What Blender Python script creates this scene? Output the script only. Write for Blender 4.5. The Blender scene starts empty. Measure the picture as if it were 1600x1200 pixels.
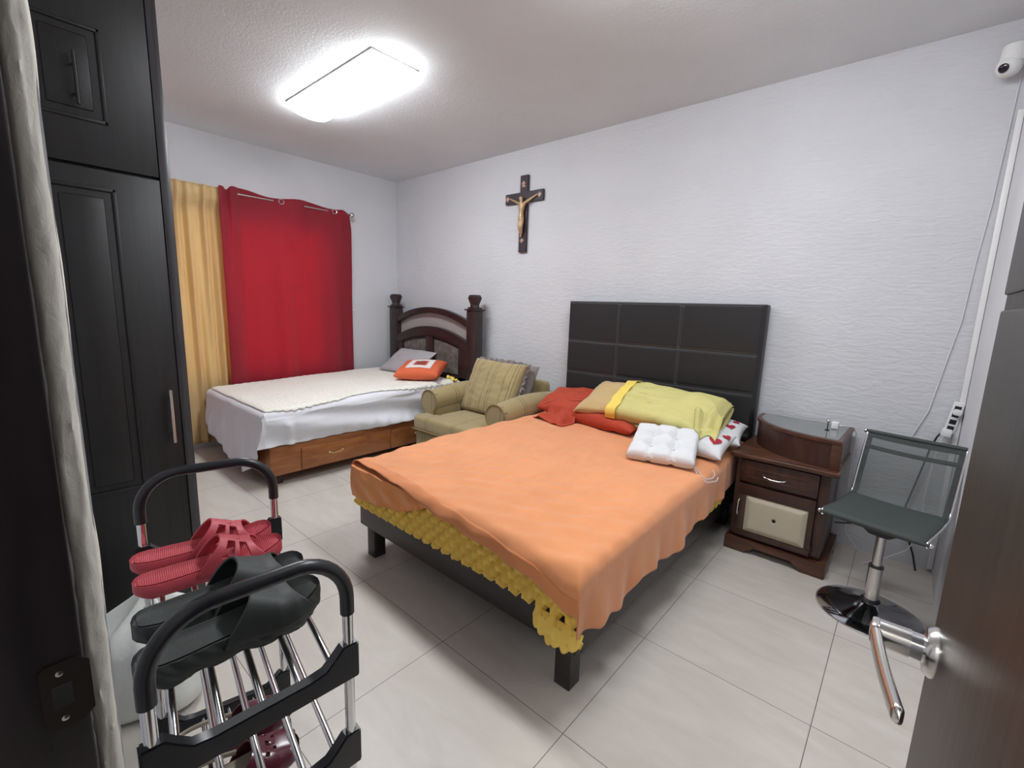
import bpy, bmesh, math, random
from mathutils import Vector, Matrix, noise
random.seed(7)
PI = math.pi

# ------------------------------------------------------------------ camera
scene = bpy.context.scene
CX, CY, CZ = 4.7668, -3.2984, 1.3649
F_PX, YAW, PITCH, ROLL = 710.22, -0.7161, -0.1671, 0.0328
cam_data = bpy.data.cameras.new('camera')
cam_data.sensor_fit = 'HORIZONTAL'; cam_data.sensor_width = 36.0
cam_data.lens = F_PX / 1600 * 36.0
cam_data.clip_start = 0.01; cam_data.clip_end = 100
cam = bpy.data.objects.new('camera', cam_data)
scene.collection.objects.link(cam)
_f = Vector((math.sin(YAW)*math.cos(PITCH), math.cos(YAW)*math.cos(PITCH), math.sin(PITCH)))
_r = Vector((math.cos(YAW), -math.sin(YAW), 0)); _u = _r.cross(_f)
_r2 = _r*math.cos(ROLL) + _u*math.sin(ROLL); _u2 = -_r*math.sin(ROLL) + _u*math.cos(ROLL)
cam.matrix_world = Matrix(((_r2.x, _u2.x, -_f.x, CX), (_r2.y, _u2.y, -_f.y, CY), (_r2.z, _u2.z, -_f.z, CZ), (0, 0, 0, 1)))
scene.camera = cam

# ------------------------------------------------------------------ world and exposure
world = bpy.data.worlds.new('world'); scene.world = world; world.use_nodes = True
bg = world.node_tree.nodes['Background']
bg.inputs['Color'].default_value = (0.86, 0.93, 1.0, 1); bg.inputs['Strength'].default_value = 4.6
scene.view_settings.view_transform = 'Standard'
scene.view_settings.look = 'None'
scene.view_settings.exposure = 0.0
scene.view_settings.gamma = 1.0
scene.view_settings.use_curve_mapping = False
LAMP_STRENGTH = 38.0
HALL_FILL_STRENGTH = 65.0
HT = 2.757          # ceiling height

# ------------------------------------------------------------------ materials
def mat(name, col, rough=0.6, metal=0.0, vary=0.0, vscale=6.0, bump=0.0, bscale=40.0, stretch=(1, 1, 1),
        bdist=0.002, spec=None, sheen=0.0, coat=0.0, emit=None, estr=0.0, alpha=1.0, trans=0.0, kind='noise', detail=3.0):
    m = bpy.data.materials.new(name); m.use_nodes = True
    nt = m.node_tree; N = nt.nodes; L = nt.links
    p = N['Principled BSDF']
    p.inputs['Base Color'].default_value = (*col, 1); p.inputs['Roughness'].default_value = rough
    p.inputs['Metallic'].default_value = metal
    if spec is not None: p.inputs['Specular IOR Level'].default_value = spec
    if sheen: p.inputs['Sheen Weight'].default_value = sheen
    if coat: p.inputs['Coat Weight'].default_value = coat; p.inputs['Coat Roughness'].default_value = 0.15
    if alpha < 1: p.inputs['Alpha'].default_value = alpha
    if trans: p.inputs['Transmission Weight'].default_value = trans
    if emit: p.inputs['Emission Color'].default_value = (*emit, 1); p.inputs['Emission Strength'].default_value = estr
    tc = N.new('ShaderNodeTexCoord'); mp = N.new('ShaderNodeMapping')
    L.new(tc.outputs['Object'], mp.inputs['Vector']); mp.inputs['Scale'].default_value = stretch
    if vary:
        n = N.new('ShaderNodeTexNoise'); n.inputs['Scale'].default_value = vscale; n.inputs['Detail'].default_value = 4
        L.new(mp.outputs['Vector'], n.inputs['Vector'])
        mr = N.new('ShaderNodeMapRange'); L.new(n.outputs['Fac'], mr.inputs['Value'])
        mr.inputs['From Min'].default_value = 0.3; mr.inputs['From Max'].default_value = 0.7
        mr.inputs['To Min'].default_value = 1 - vary; mr.inputs['To Max'].default_value = 1 + vary
        mx = N.new('ShaderNodeMix'); mx.data_type = 'RGBA'; mx.blend_type = 'MULTIPLY'
        mx.inputs[0].default_value = 1; mx.inputs[6].default_value = (*col, 1)
        L.new(mr.outputs['Result'], mx.inputs[7]); L.new(mx.outputs[2], p.inputs['Base Color'])
    if bump:
        if kind == 'noise':
            b = N.new('ShaderNodeTexNoise'); b.inputs['Scale'].default_value = bscale; b.inputs['Detail'].default_value = detail
            out = b.outputs['Fac']
        elif kind == 'voronoi':
            b = N.new('ShaderNodeTexVoronoi'); b.inputs['Scale'].default_value = bscale; out = b.outputs['Distance']
        else:
            b = N.new('ShaderNodeTexWave'); b.inputs['Scale'].default_value = bscale; b.bands_direction = kind[-1].upper(); out = b.outputs['Fac']
        L.new(mp.outputs['Vector'], b.inputs['Vector'])
        bn = N.new('ShaderNodeBump'); bn.inputs['Strength'].default_value = bump; bn.inputs['Distance'].default_value = bdist
        L.new(out, bn.inputs['Height']); L.new(bn.outputs['Normal'], p.inputs['Normal'])
    return m

def wood(name, c1, c2, rough=0.4, scale=3.0, stretch=(12, 12, 1), coat=0.0, bump=0.1):
    m = mat(name, c1, rough, coat=coat); nt = m.node_tree; N = nt.nodes; L = nt.links; p = N['Principled BSDF']
    mp = [n for n in N if n.type == 'MAPPING'][0]; mp.inputs['Scale'].default_value = stretch
    n = N.new('ShaderNodeTexNoise'); n.inputs['Scale'].default_value = scale; n.inputs['Detail'].default_value = 6; n.inputs['Distortion'].default_value = 0.6
    L.new(mp.outputs['Vector'], n.inputs['Vector'])
    r = N.new('ShaderNodeValToRGB'); r.color_ramp.elements[0].position = 0.35; r.color_ramp.elements[1].position = 0.68
    r.color_ramp.elements[0].color = (*c1, 1); r.color_ramp.elements[1].color = (*c2, 1)
    L.new(n.outputs['Fac'], r.inputs['Fac']); L.new(r.outputs['Color'], p.inputs['Base Color'])
    bn = N.new('ShaderNodeBump'); bn.inputs['Strength'].default_value = bump; bn.inputs['Distance'].default_value = 0.001
    L.new(n.outputs['Fac'], bn.inputs['Height']); L.new(bn.outputs['Normal'], p.inputs['Normal'])
    return m

def math_node(nt, op, a, b=None):
    n = nt.nodes.new('ShaderNodeMath'); n.operation = op
    for i, v in enumerate((a, b)):
        if v is None: continue
        if isinstance(v, (int, float)): n.inputs[i].default_value = v
        else: nt.links.new(v, n.inputs[i])
    return n.outputs[0]

def floor_mat():
    m = mat('floor_tile', (0.47, 0.43, 0.385), 0.38); nt = m.node_tree; N = nt.nodes; L = nt.links; p = N['Principled BSDF']
    tc = N.new('ShaderNodeTexCoord'); sx = N.new('ShaderNodeSeparateXYZ'); L.new(tc.outputs['Object'], sx.inputs['Vector'])
    def line(o, off):
        a = math_node(nt, 'SUBTRACT', o, off); a = math_node(nt, 'DIVIDE', a, 0.6)
        a = math_node(nt, 'ADD', a, 50.5); a = math_node(nt, 'FRACT', a); a = math_node(nt, 'SUBTRACT', a, 0.5)
        a = math_node(nt, 'ABSOLUTE', a); return math_node(nt, 'LESS_THAN', a, 0.0022)
    g = math_node(nt, 'MAXIMUM', line(sx.outputs[0], 2.2844), line(sx.outputs[1], -2.2049))
    n = N.new('ShaderNodeTexNoise'); n.inputs['Scale'].default_value = 3.0; n.inputs['Detail'].default_value = 5; n.inputs['Distortion'].default_value = 1.2
    mp2 = N.new('ShaderNodeMapping'); mp2.inputs['Scale'].default_value = (1, 3, 1); L.new(tc.outputs['Object'], mp2.inputs['Vector']); L.new(mp2.outputs['Vector'], n.inputs['Vector'])
    r = N.new('ShaderNodeValToRGB'); r.color_ramp.elements[0].position = 0.3; r.color_ramp.elements[1].position = 0.72
    r.color_ramp.elements[0].color = (0.56, 0.515, 0.46, 1); r.color_ramp.elements[1].color = (0.63, 0.59, 0.54, 1)
    L.new(n.outputs['Fac'], r.inputs['Fac'])
    mx = N.new('ShaderNodeMix'); mx.data_type = 'RGBA'; L.new(g, mx.inputs[0]); L.new(r.outputs['Color'], mx.inputs[6])
    mx.inputs[7].default_value = (0.15, 0.13, 0.11, 1); L.new(mx.outputs[2], p.inputs['Base Color'])
    bn = N.new('ShaderNodeBump'); bn.inputs['Strength'].default_value = 0.4; bn.inputs['Distance'].default_value = 0.001; bn.invert = True
    L.new(g, bn.inputs['Height']); L.new(bn.outputs['Normal'], p.inputs['Normal'])
    return m

def stucco(name, col, stretch, strength=0.5, dist=0.004, scale=18):
    m = mat(name, col, 0.75, vary=0.035, vscale=2.0); nt = m.node_tree; N = nt.nodes; L = nt.links; p = N['Principled BSDF']
    tc = N.new('ShaderNodeTexCoord'); mp = N.new('ShaderNodeMapping'); mp.inputs['Scale'].default_value = stretch
    L.new(tc.outputs['Object'], mp.inputs['Vector'])
    a = N.new('ShaderNodeTexNoise'); a.inputs['Scale'].default_value = scale; a.inputs['Detail'].default_value = 6; a.inputs['Roughness'].default_value = 0.62; a.inputs['Distortion'].default_value = 0.8
    L.new(mp.outputs['Vector'], a.inputs['Vector'])
    bn = N.new('ShaderNodeBump'); bn.inputs['Strength'].default_value = strength; bn.inputs['Distance'].default_value = dist
    L.new(a.outputs['Fac'], bn.inputs['Height']); L.new(bn.outputs['Normal'], p.inputs['Normal'])
    return m

def cloth_translucent(name, col, tcol, tw=0.4, bscale=500, rough=0.8, stretch=(1, 1, 1)):
    m = mat(name, col, rough, bump=0.25, bscale=bscale, stretch=stretch, sheen=0.2); nt = m.node_tree; N = nt.nodes; L = nt.links
    p = N['Principled BSDF']; o = N['Material Output']
    t = N.new('ShaderNodeBsdfTranslucent'); t.inputs['Color'].default_value = (*tcol, 1)
    x = N.new('ShaderNodeMixShader'); x.inputs[0].default_value = tw
    L.new(p.outputs[0], x.inputs[1]); L.new(t.outputs[0], x.inputs[2]); L.new(x.outputs[0], o.inputs['Surface'])
    return m

def striped(name, col, stripe, axis, period, lines, rough=0.85):
    """cloth with thin stripes; lines = list of (centre, half width) inside one period, 0..1"""
    m = mat(name, col, rough, sheen=0.3); nt = m.node_tree; N = nt.nodes; L = nt.links; p = N['Principled BSDF']
    tc = N.new('ShaderNodeTexCoord'); sx = N.new('ShaderNodeSeparateXYZ'); L.new(tc.outputs['Object'], sx.inputs['Vector'])
    a = math_node(nt, 'DIVIDE', sx.outputs[axis], period); a = math_node(nt, 'ADD', a, 20.0); a = math_node(nt, 'FRACT', a)
    g = None
    for c, h in lines:
        q = math_node(nt, 'SUBTRACT', a, c); q = math_node(nt, 'ABSOLUTE', q); q = math_node(nt, 'LESS_THAN', q, h)
        g = q if g is None else math_node(nt, 'MAXIMUM', g, q)
    mx = N.new('ShaderNodeMix'); mx.data_type = 'RGBA'; L.new(g, mx.inputs[0])
    mx.inputs[6].default_value = (*col, 1); mx.inputs[7].default_value = (*stripe, 1); L.new(mx.outputs[2], p.inputs['Base Color'])
    n = N.new('ShaderNodeTexNoise'); n.inputs['Scale'].default_value = 300; L.new(tc.outputs['Object'], n.inputs['Vector'])
    bn = N.new('ShaderNodeBump'); bn.inputs['Strength'].default_value = 0.3; bn.inputs['Distance'].default_value = 0.001
    L.new(n.outputs['Fac'], bn.inputs['Height']); L.new(bn.outputs['Normal'], p.inputs['Normal'])
    return m

M = {}
M['floor'] = floor_mat()
M['wallH'] = stucco('stucco_wall', (0.62, 0.625, 0.655), (0.6, 1, 2.2), 0.85, 0.007, 20)
M['wallW'] = stucco('smooth_wall', (0.64, 0.645, 0.675), (1, 1, 1), 0.12, 0.002, 30)
M['ceil'] = stucco('ceiling_plaster', (0.70, 0.725, 0.745), (1, 1, 1), 0.6, 0.004, 60)
M['reveal'] = stucco('rough_plaster', (0.76, 0.73, 0.65), (1, 1, 0.45), 0.5, 0.003, 70)
M['darkframe'] = wood('dark_stained_wood', (0.010, 0.007, 0.009), (0.02, 0.014, 0.016), 0.35)
M['ward'] = wood('wardrobe_wood', (0.007, 0.0065, 0.007), (0.013, 0.012, 0.0125), 0.45, stretch=(20, 20, 1))
M['wardedge_lit'] = wood('wardrobe_edge_lit', (0.04, 0.038, 0.042), (0.06, 0.058, 0.062), 0.25, stretch=(20, 20, 1))  # lighter than the doors: light catching the edge bevel, put into the colour
M['leaf'] = wood('wenge_veneer', (0.010, 0.0065, 0.0052), (0.030, 0.020, 0.016), 0.40, scale=2.2, stretch=(30, 30, 0.8), bump=0.35)
M['leaf'].node_tree.nodes['Principled BSDF'].inputs['Specular IOR Level'].default_value = 0.3
M['steel'] = mat('brushed_steel', (0.62, 0.60, 0.58), 0.22, 1.0)
M['chrome'] = mat('chrome', (0.78, 0.79, 0.81), 0.14, 1.0)
M['darkchrome'] = mat('polished_black_chrome', (0.5, 0.51, 0.54), 0.07, 1.0)
M['brass'] = mat('aged_brass', (0.75, 0.58, 0.30), 0.3, 1.0)
M['bronze'] = mat('strike_metal', (0.055, 0.045, 0.042), 0.45, 1.0)
M['bedwood'] = wood('espresso_bed_wood', (0.014, 0.012, 0.012), (0.026, 0.022, 0.021), 0.42, stretch=(1.5, 14, 14))
M['leather'] = mat('black_faux_leather', (0.018, 0.017, 0.018), 0.42, bump=0.25, bscale=260, bdist=0.001)
M['stitch'] = mat('grey_stitching', (0.10, 0.10, 0.10), 0.8)
M['orange'] = mat('orange_cotton', (0.72, 0.285, 0.115), 0.85, vary=0.05, vscale=5, bump=0.35, bscale=7, bdist=0.02, sheen=0.25, detail=5)
M['orangehem'] = mat('orange_hem', (0.66, 0.235, 0.085), 0.85, vary=0.05, bump=0.2, bscale=60, sheen=0.2)
M['orangesatin'] = mat('orange_fitted_cloth', (0.80, 0.29, 0.085), 0.6, bump=0.4, bscale=12, bdist=0.02, sheen=0.2)
M['foam'] = mat('yellow_foam', (0.86, 0.60, 0.13), 0.9, vary=0.06, vscale=12, bump=0.3, bscale=250)
M['mattress'] = mat('mattress_ticking', (0.6, 0.58, 0.52), 0.9)
M['mahog'] = wood('mahogany', (0.020, 0.011, 0.011), (0.038, 0.021, 0.019), 0.32, stretch=(2, 9, 9))
M['mahogv'] = wood('mahogany_upright', (0.020, 0.012, 0.012), (0.036, 0.022, 0.020), 0.34, stretch=(9, 9, 1.5))
M['honey'] = wood('honey_wood', (0.25, 0.085, 0.026), (0.38, 0.14, 0.044), 0.36, stretch=(9, 1.6, 9))
M['walnut'] = wood('walnut', (0.060, 0.022, 0.012), (0.115, 0.045, 0.024), 0.33, stretch=(2, 9, 9))
M['walnutdk'] = wood('dark_walnut', (0.036, 0.014, 0.010), (0.065, 0.027, 0.018), 0.36, stretch=(9, 9, 2))
M['cream'] = mat('cream_upholstery', (0.52, 0.46, 0.35), 0.6, vary=0.04)
M['black'] = mat('black_plastic', (0.012, 0.013, 0.016), 0.32)
M['blackrub'] = mat('dark_green_black_rubber', (0.020, 0.024, 0.022), 0.55, bump=0.15, bscale=300)
M['redrub'] = mat('rose_red_rubber', (0.46, 0.055, 0.075), 0.5, bump=0.15, bscale=300)
M['redbed'] = mat('rose_red_footbed', (0.46, 0.05, 0.065), 0.55, bump=0.5, bscale=75, kind='waveX', bdist=0.001)
M['blackbed'] = mat('dark_footbed', (0.026, 0.030, 0.028), 0.6, bump=0.4, bscale=300)
M['maroon'] = mat('maroon_gloss_rubber', (0.10, 0.02, 0.035), 0.2)
M['liner'] = mat('cream_clog_lining', (0.40, 0.36, 0.28), 0.7)
M['redcur'] = cloth_translucent('red_curtain_cloth', (0.26, 0.018, 0.037), (0.85, 0.018, 0.06), 0.40, stretch=(1, 1, .1))
M['yelcur'] = cloth_translucent('gold_curtain_cloth', (0.74, 0.54, 0.27), (0.85, 0.6, 0.2), 0.28)
M['white'] = mat('white_plastic', (0.78, 0.78, 0.78), 0.4)
M['glass'] = mat('window_glass', (0.95, 0.97, 0.98), 0.02, trans=1.0)
M['alu'] = mat('aluminium_frame', (0.6, 0.6, 0.6), 0.4, 0.8)
M['sheet'] = mat('white_sheet', (0.74, 0.74, 0.78), 0.8, bump=0.3, bscale=9, bdist=0.02, sheen=0.2)
M['quilt'] = mat('cream_quilt', (0.82, 0.80, 0.72), 0.9, bump=0.8, bscale=42, bdist=0.006, kind='voronoi', sheen=0.3)
M['greypil'] = mat('grey_pillowcase', (0.42, 0.40, 0.42), 0.85, bump=0.2, bscale=20)
M['cushor'] = mat('coral_orange_cloth', (0.66, 0.13, 0.05), 0.85, bump=0.3, bscale=30)
M['cushwh'] = mat('white_applique', (0.78, 0.74, 0.72), 0.85)
M['cushbr'] = mat('brown_red_applique', (0.27, 0.06, 0.05), 0.85)
M['redpil'] = mat('brick_red_cloth', (0.42, 0.05, 0.02), 0.85, bump=0.3, bscale=14, bdist=0.01)
M['tanpil'] = striped('tan_pillow_cloth', (0.54, 0.38, 0.17), (0.48, 0.33, 0.14), 0, 0.02, [(0.5, 0.16)])
M['lime'] = mat('pale_lime_cloth', (0.57, 0.52, 0.20), 0.85, vary=0.05, bump=0.35, bscale=12, bdist=0.015)
M['yellow'] = mat('bright_yellow_cloth', (0.82, 0.62, 0.12), 0.85, bump=0.2, bscale=20)
M['whitecot'] = mat('white_cotton', (0.69, 0.69, 0.70), 0.85, bump=0.2, bscale=18, bdist=0.01)
M['heart'] = mat('crimson_heart_print', (0.38, 0.01, 0.035), 0.8)
M['olive'] = striped('olive_striped_upholstery', (0.33, 0.255, 0.115), (0.15, 0.11, 0.045), 0, 0.33, [(0.12, 0.009), (0.20, 0.009), (0.42, 0.004)])
M['olivearm'] = striped('olive_arm_upholstery', (0.33, 0.255, 0.115), (0.15, 0.11, 0.045), 1, 0.30, [(0.52, 0.010), (0.62, 0.008)])
M['olivefront'] = striped('olive_front_upholstery', (0.31, 0.24, 0.11), (0.14, 0.105, 0.045), 0, 0.40, [(0.12, 0.008), (0.22, 0.008)])
M['olivecush'] = striped('olive_cushion_cloth', (0.36, 0.28, 0.13), (0.14, 0.10, 0.04), 0, 0.20, [(0.16, 0.014), (0.30, 0.012), (0.85, 0.012)])
M['piping'] = mat('olive_piping', (0.24, 0.18, 0.08), 0.8)
M['fringe'] = mat('grey_fringe', (0.22, 0.19, 0.18), 0.9, bump=0.6, bscale=90)
M['taupe'] = mat('damask_taupe', (0.13, 0.115, 0.10), 0.7, vary=0.45, vscale=16, bump=0.4, bscale=25)
M['taupeg'] = mat('arched_back_panel', (0.36, 0.32, 0.31), 0.6)
M['meshblk'] = mat('charcoal_mesh', (0.045, 0.055, 0.052), 0.75, bump=0.6, bscale=320, bdist=0.001)
M['corpus'] = mat('antique_bronze_figure', (0.45, 0.30, 0.17), 0.42, 0.35)
M['ornament'] = mat('pinkish_bronze', (0.42, 0.27, 0.24), 0.5, 0.2)
M['crosswood'] = mat('dark_cross_wood', (0.035, 0.022, 0.030), 0.5)
M['bag'] = mat('white_plastic_bag', (0.72, 0.74, 0.70), 0.35, bump=0.4, bscale=9, bdist=0.02)
M['green'] = mat('green_line_print', (0.12, 0.50, 0.12), 0.5)
M['lampglow'] = mat('led_diffuser', (1, 1, 1), 0.5, emit=(0.93, 0.97, 1.0), estr=LAMP_STRENGTH)
M['hallfill'] = mat('hall_fill_diffuser', (1, 1, 1), 0.5, emit=(1, 0.97, 0.9), estr=HALL_FILL_STRENGTH)
M['smoked'] = mat('smoked_glass_top', (0.16, 0.17, 0.165), 0.12, spec=0.8)
M['darkhole'] = mat('dark_opening', (0.01, 0.01, 0.01), 0.8)
M['lens'] = mat('black_lens', (0.01, 0.01, 0.02), 0.15)
M['mesh_see'] = None

def see_through_mesh():
    m = mat('charcoal_see_through_mesh', (0.075, 0.085, 0.082), 0.8); nt = m.node_tree; N = nt.nodes; L = nt.links
    p = N['Principled BSDF']; o = N['Material Output']; t = N.new('ShaderNodeBsdfTransparent')
    x = N.new('ShaderNodeMixShader'); x.inputs[0].default_value = 0.36
    L.new(p.outputs[0], x.inputs[1]); L.new(t.outputs[0], x.inputs[2]); L.new(x.outputs[0], o.inputs['Surface'])
    return m
M['mesh_see'] = see_through_mesh()

# ------------------------------------------------------------------ object helpers
WM = {}   # object -> world matrix while building
def link(o): scene.collection.objects.link(o)

def thing(name, label, cat, loc=(0, 0, 0), rotz=0.0, group=None):
    o = bpy.data.objects.new(name, None); o.empty_display_size = 0.05; link(o)
    o.location = loc; o.rotation_euler = (0, 0, rotz)
    o['label'] = label; o['category'] = cat
    if group: o['group'] = group
    WM[o] = Matrix.Translation(loc) @ Matrix.Rotation(rotz, 4, 'Z')
    return o

def part(name, bm, m, parent=None, local=False, smooth=35, label=None, solid=0, sub=0, soff=0.0):
    """bm is in world coordinates unless local=True"""
    me = bpy.data.meshes.new(name); bmesh.ops.recalc_face_normals(bm, faces=bm.faces[:]) if not bm.get('keep', False) else None
    bm['bm'].to_mesh(me) if isinstance(bm, dict) else bm.to_mesh(me)
    return me

class B:
    """collects shapes in one bmesh"""
    def __init__(s): s.bm = bmesh.new()
    def add(s, other):
        me = bpy.data.meshes.new('tmp'); other.to_mesh(me); other.free(); s.bm.from_mesh(me); bpy.data.meshes.remove(me); return s
    def box(s, x0, x1, y0, y1, z0, z1, bev=0.0, seg=2, mx=None):
        b = bmesh.new(); bmesh.ops.create_cube(b, size=1)
        b.transform(Matrix.Translation(((x0+x1)/2, (y0+y1)/2, (z0+z1)/2)) @ Matrix.Diagonal((abs(x1-x0), abs(y1-y0), abs(z1-z0), 1)))
        if bev: bmesh.ops.bevel(b, geom=b.edges[:], offset=bev, segments=seg, affect='EDGES', profile=0.5)
        if mx is not None: b.transform(mx)
        return s.add(b)
    def tube(s, pts, r, seg=10, closed=False, caps=True, flat=1.0):
        b = bmesh.new(); pts = [Vector(p) for p in pts]; n = len(pts)
        T = []
        for i in range(n):
            a = pts[(i-1) % n] if (closed or i > 0) else pts[i]; c = pts[(i+1) % n] if (closed or i < n-1) else pts[i]
            T.append((c-a).normalized())
        up = Vector((0, 0, 1)) if abs(T[0].z) < 0.9 else Vector((1, 0, 0))
        nrm = (up - T[0]*up.dot(T[0])).normalized(); rings = []
        for i in range(n):
            nrm = (nrm - T[i]*nrm.dot(T[i])).normalized(); bi = T[i].cross(nrm)
            rr = r[i] if isinstance(r, (list, tuple)) else r
            rings.append([b.verts.new(pts[i] + (nrm*math.cos(2*PI*k/seg) + bi*flat*math.sin(2*PI*k/seg))*rr) for k in range(seg)])
        for i in range(n if closed else n-1):
            A = rings[i]; C = rings[(i+1) % n]
            for k in range(seg): b.faces.new((A[k], A[(k+1) % seg], C[(k+1) % seg], C[k]))
        if caps and not closed:
            b.faces.new(rings[0][::-1]); b.faces.new(rings[-1])
        return s.add(b)
    def lathe(s, prof, c=(0, 0, 0), seg=24, mx=None, ang0=0.0):
        b = bmesh.new(); rings = []
        for r, z in prof:
            rings.append([b.verts.new((r*math.cos(ang0+2*PI*k/seg), r*math.sin(ang0+2*PI*k/seg), z)) for k in range(seg)])
        for A, C in zip(rings, rings[1:]):
            for k in range(seg): b.faces.new((A[k], A[(k+1) % seg], C[(k+1) % seg], C[k]))
        b.faces.new(rings[0][::-1]); b.faces.new(rings[-1])
        bmesh.ops.remove_doubles(b, verts=b.verts[:], dist=1e-5)
        if mx is not None: b.transform(mx)
        b.transform(Matrix.Translation(c)); return s.add(b)
    def prism(s, pts, lo, hi, axis=2, bev=0.0):
        """pts in the plane orthogonal to axis: axis 2 -> (x,y), axis 1 -> (x,z), axis 0 -> (y,z)"""
        def P(a, c, h): return {2: (a, c, h), 1: (a, h, c), 0: (h, a, c)}[axis]
        b = bmesh.new(); A = [b.verts.new(P(p[0], p[1], lo)) for p in pts]; C = [b.verts.new(P(p[0], p[1], hi)) for p in pts]
        n = len(pts)
        b.faces.new(A); b.faces.new(C[::-1])
        for i in range(n): b.faces.new((A[i], C[i], C[(i+1) % n], A[(i+1) % n]))
        bmesh.ops.recalc_face_normals(b, faces=b.faces[:])
        if bev: bmesh.ops.bevel(b, geom=[e for e in b.edges if len(e.link_faces) == 2 and e.calc_face_angle(0) > 0.6], offset=bev, segments=2, affect='EDGES')
        return s.add(b)
    def grid(s, fn, nu, nv, wrap=False, skip=None):
        b = bmesh.new(); V = [[b.verts.new(fn(i/(nu-(0 if wrap else 1)), j/(nv-1))) for j in range(nv)] for i in range(nu)]
        for i in range(nu if wrap else nu-1):
            for j in range(nv-1):
                if skip and skip(i/(nu-1), j/(nv-1)): continue
                b.faces.new((V[i][j], V[(i+1) % nu][j], V[(i+1) % nu][j+1], V[i][j+1]))
        loose = [v for v in b.verts if not v.link_faces]
        bmesh.ops.delete(b, geom=loose, context='VERTS')
        return s.add(b)
    def ball(s, c, r, seg=20, scale=(1, 1, 1)):
        b = bmesh.new(); bmesh.ops.create_uvsphere(b, u_segments=seg, v_segments=seg//2+2, radius=r)
        b.transform(Matrix.Translation(c) @ Matrix.Diagonal((*scale, 1))); return s.add(b)
    def make(s, name, m, parent=None, local=False, smooth=38, label=None, solid=0, soff=0.0, sub=0, kind=None, tag=None, mx=None, recalc=True):
        bm = s.bm
        if mx is not None: bm.transform(mx)
        if recalc: bmesh.ops.recalc_face_normals(bm, faces=bm.faces[:])
        o_loc = Vector((0, 0, 0))
        if parent is not None:
            if not local: bm.transform(WM[parent].inverted())
        elif tag is not None and kind is None and not local:
            xs = [v.co for v in bm.verts]
            o_loc = Vector(((min(v.x for v in xs)+max(v.x for v in xs))/2, (min(v.y for v in xs)+max(v.y for v in xs))/2, min(v.z for v in xs)))
            bm.transform(Matrix.Translation(-o_loc))
        me = bpy.data.meshes.new(name); bm.to_mesh(me); bm.free()
        me.materials.append(m)
        if smooth:
            for p in me.polygons: p.use_smooth = True
            try: me.set_sharp_from_angle(angle=math.radians(smooth))
            except Exception: pass
        o = bpy.data.objects.new(name, me); link(o); o.location = o_loc
        if parent is not None: o.parent = parent; WM[o] = WM[parent].copy()
        else: WM[o] = Matrix.Translation(o_loc)
        if kind: o['kind'] = kind
        if label: o['label'] = label
        if tag: o['label'], o['category'] = tag[0], tag[1]
        if tag and len(tag) > 2: o['group'] = tag[2]
        if solid:
            q = o.modifiers.new('solid', 'SOLIDIFY'); q.thickness = solid; q.offset = soff
        if sub:
            q = o.modifiers.new('sub', 'SUBSURF'); q.levels = sub; q.render_levels = sub
        return o
del part

def nz(x, y, z=0.0, s=1.0): return noise.noise(Vector((x*s, y*s, z*s)))
def sm(a, b, x):
    t = min(1, max(0, (x-a)/(b-a))); return t*t*(3-2*t)
def interp(tab, x):
    if x <= tab[0][0]: return tab[0][1]
    for (a, fa), (b, fb) in zip(tab, tab[1:]):
        if x <= b: return fa + (fb-fa)*(x-a)/(b-a)
    return tab[-1][1]

# ------------------------------------------------------------------ the room shell
B().box(-0.15, 5.17, -5.2, 0.15, -0.12, 0.0).make('floor', M['floor'], kind='structure', smooth=0)
B().box(-0.15, 5.17, -3.39, 0.15, HT, HT+0.12).make('ceiling', M['ceil'], kind='structure', smooth=0)
B().box(-0.15, 5.17, 0.0, 0.15, 0, HT).make('wall_back', M['wallH'], kind='structure', smooth=0)
WY0, WY1, WZ0, WZ1 = -2.95, -0.88, 0.62, 2.12
w = B(); w.box(-0.15, 0, -3.39, WY0, 0, HT); w.box(-0.15, 0, WY1, 0.0, 0, HT)
w.box(-0.15, 0, WY0, WY1, 0, WZ0); w.box(-0.15, 0, WY0, WY1, WZ1, HT)
w.make('wall_left', M['wallW'], kind='structure', smooth=0)
B().box(5.02, 5.17, -5.2, 0.0, 0, HT).make('wall_right', M['wallW'], kind='structure', smooth=0)
SY = -3.24
w = B(); w.box(-0.0, 4.05, -3.39, SY, 0, HT); w.box(4.90, 5.02, -3.39, SY, 0, HT); w.box(4.05, 4.90, -3.39, SY, 2.15, HT)
w.make('wall_front', M['wallW'], kind='structure', smooth=0)
# ragged plaster edge between the door frame and the corner
def pl_edge(u, v):
    z = 2.15*v; y = -3.266 + 0.026*u + (0.0030*nz(z, u*0.3, 3.1, 9) if u > 0.05 else 0)
    return (4.0505 + 0.004 + 0.0022*nz(y*20, z, 0, 10) + 0.0012*nz(u*2, z, 5, 40) - 0.006*(abs(2*u-1)**3), y, z)
B().grid(pl_edge, 9, 420).make('trim_1', M['reveal'], kind='structure', smooth=60, solid=0.004, soff=-1)
# hall outside the door
w = B(); w.box(3.3, 5.02, -5.2, -5.1, 0, HT); w.box(3.2, 3.3, -5.2, -3.39, 0, HT)
w.make('wall_hall', M['wallW'], kind='structure', smooth=0)
B().box(3.2, 5.17, -5.2, -3.39, HT, HT+0.1).make('ceiling_hall', M['ceil'], kind='structure', smooth=0)

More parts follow.
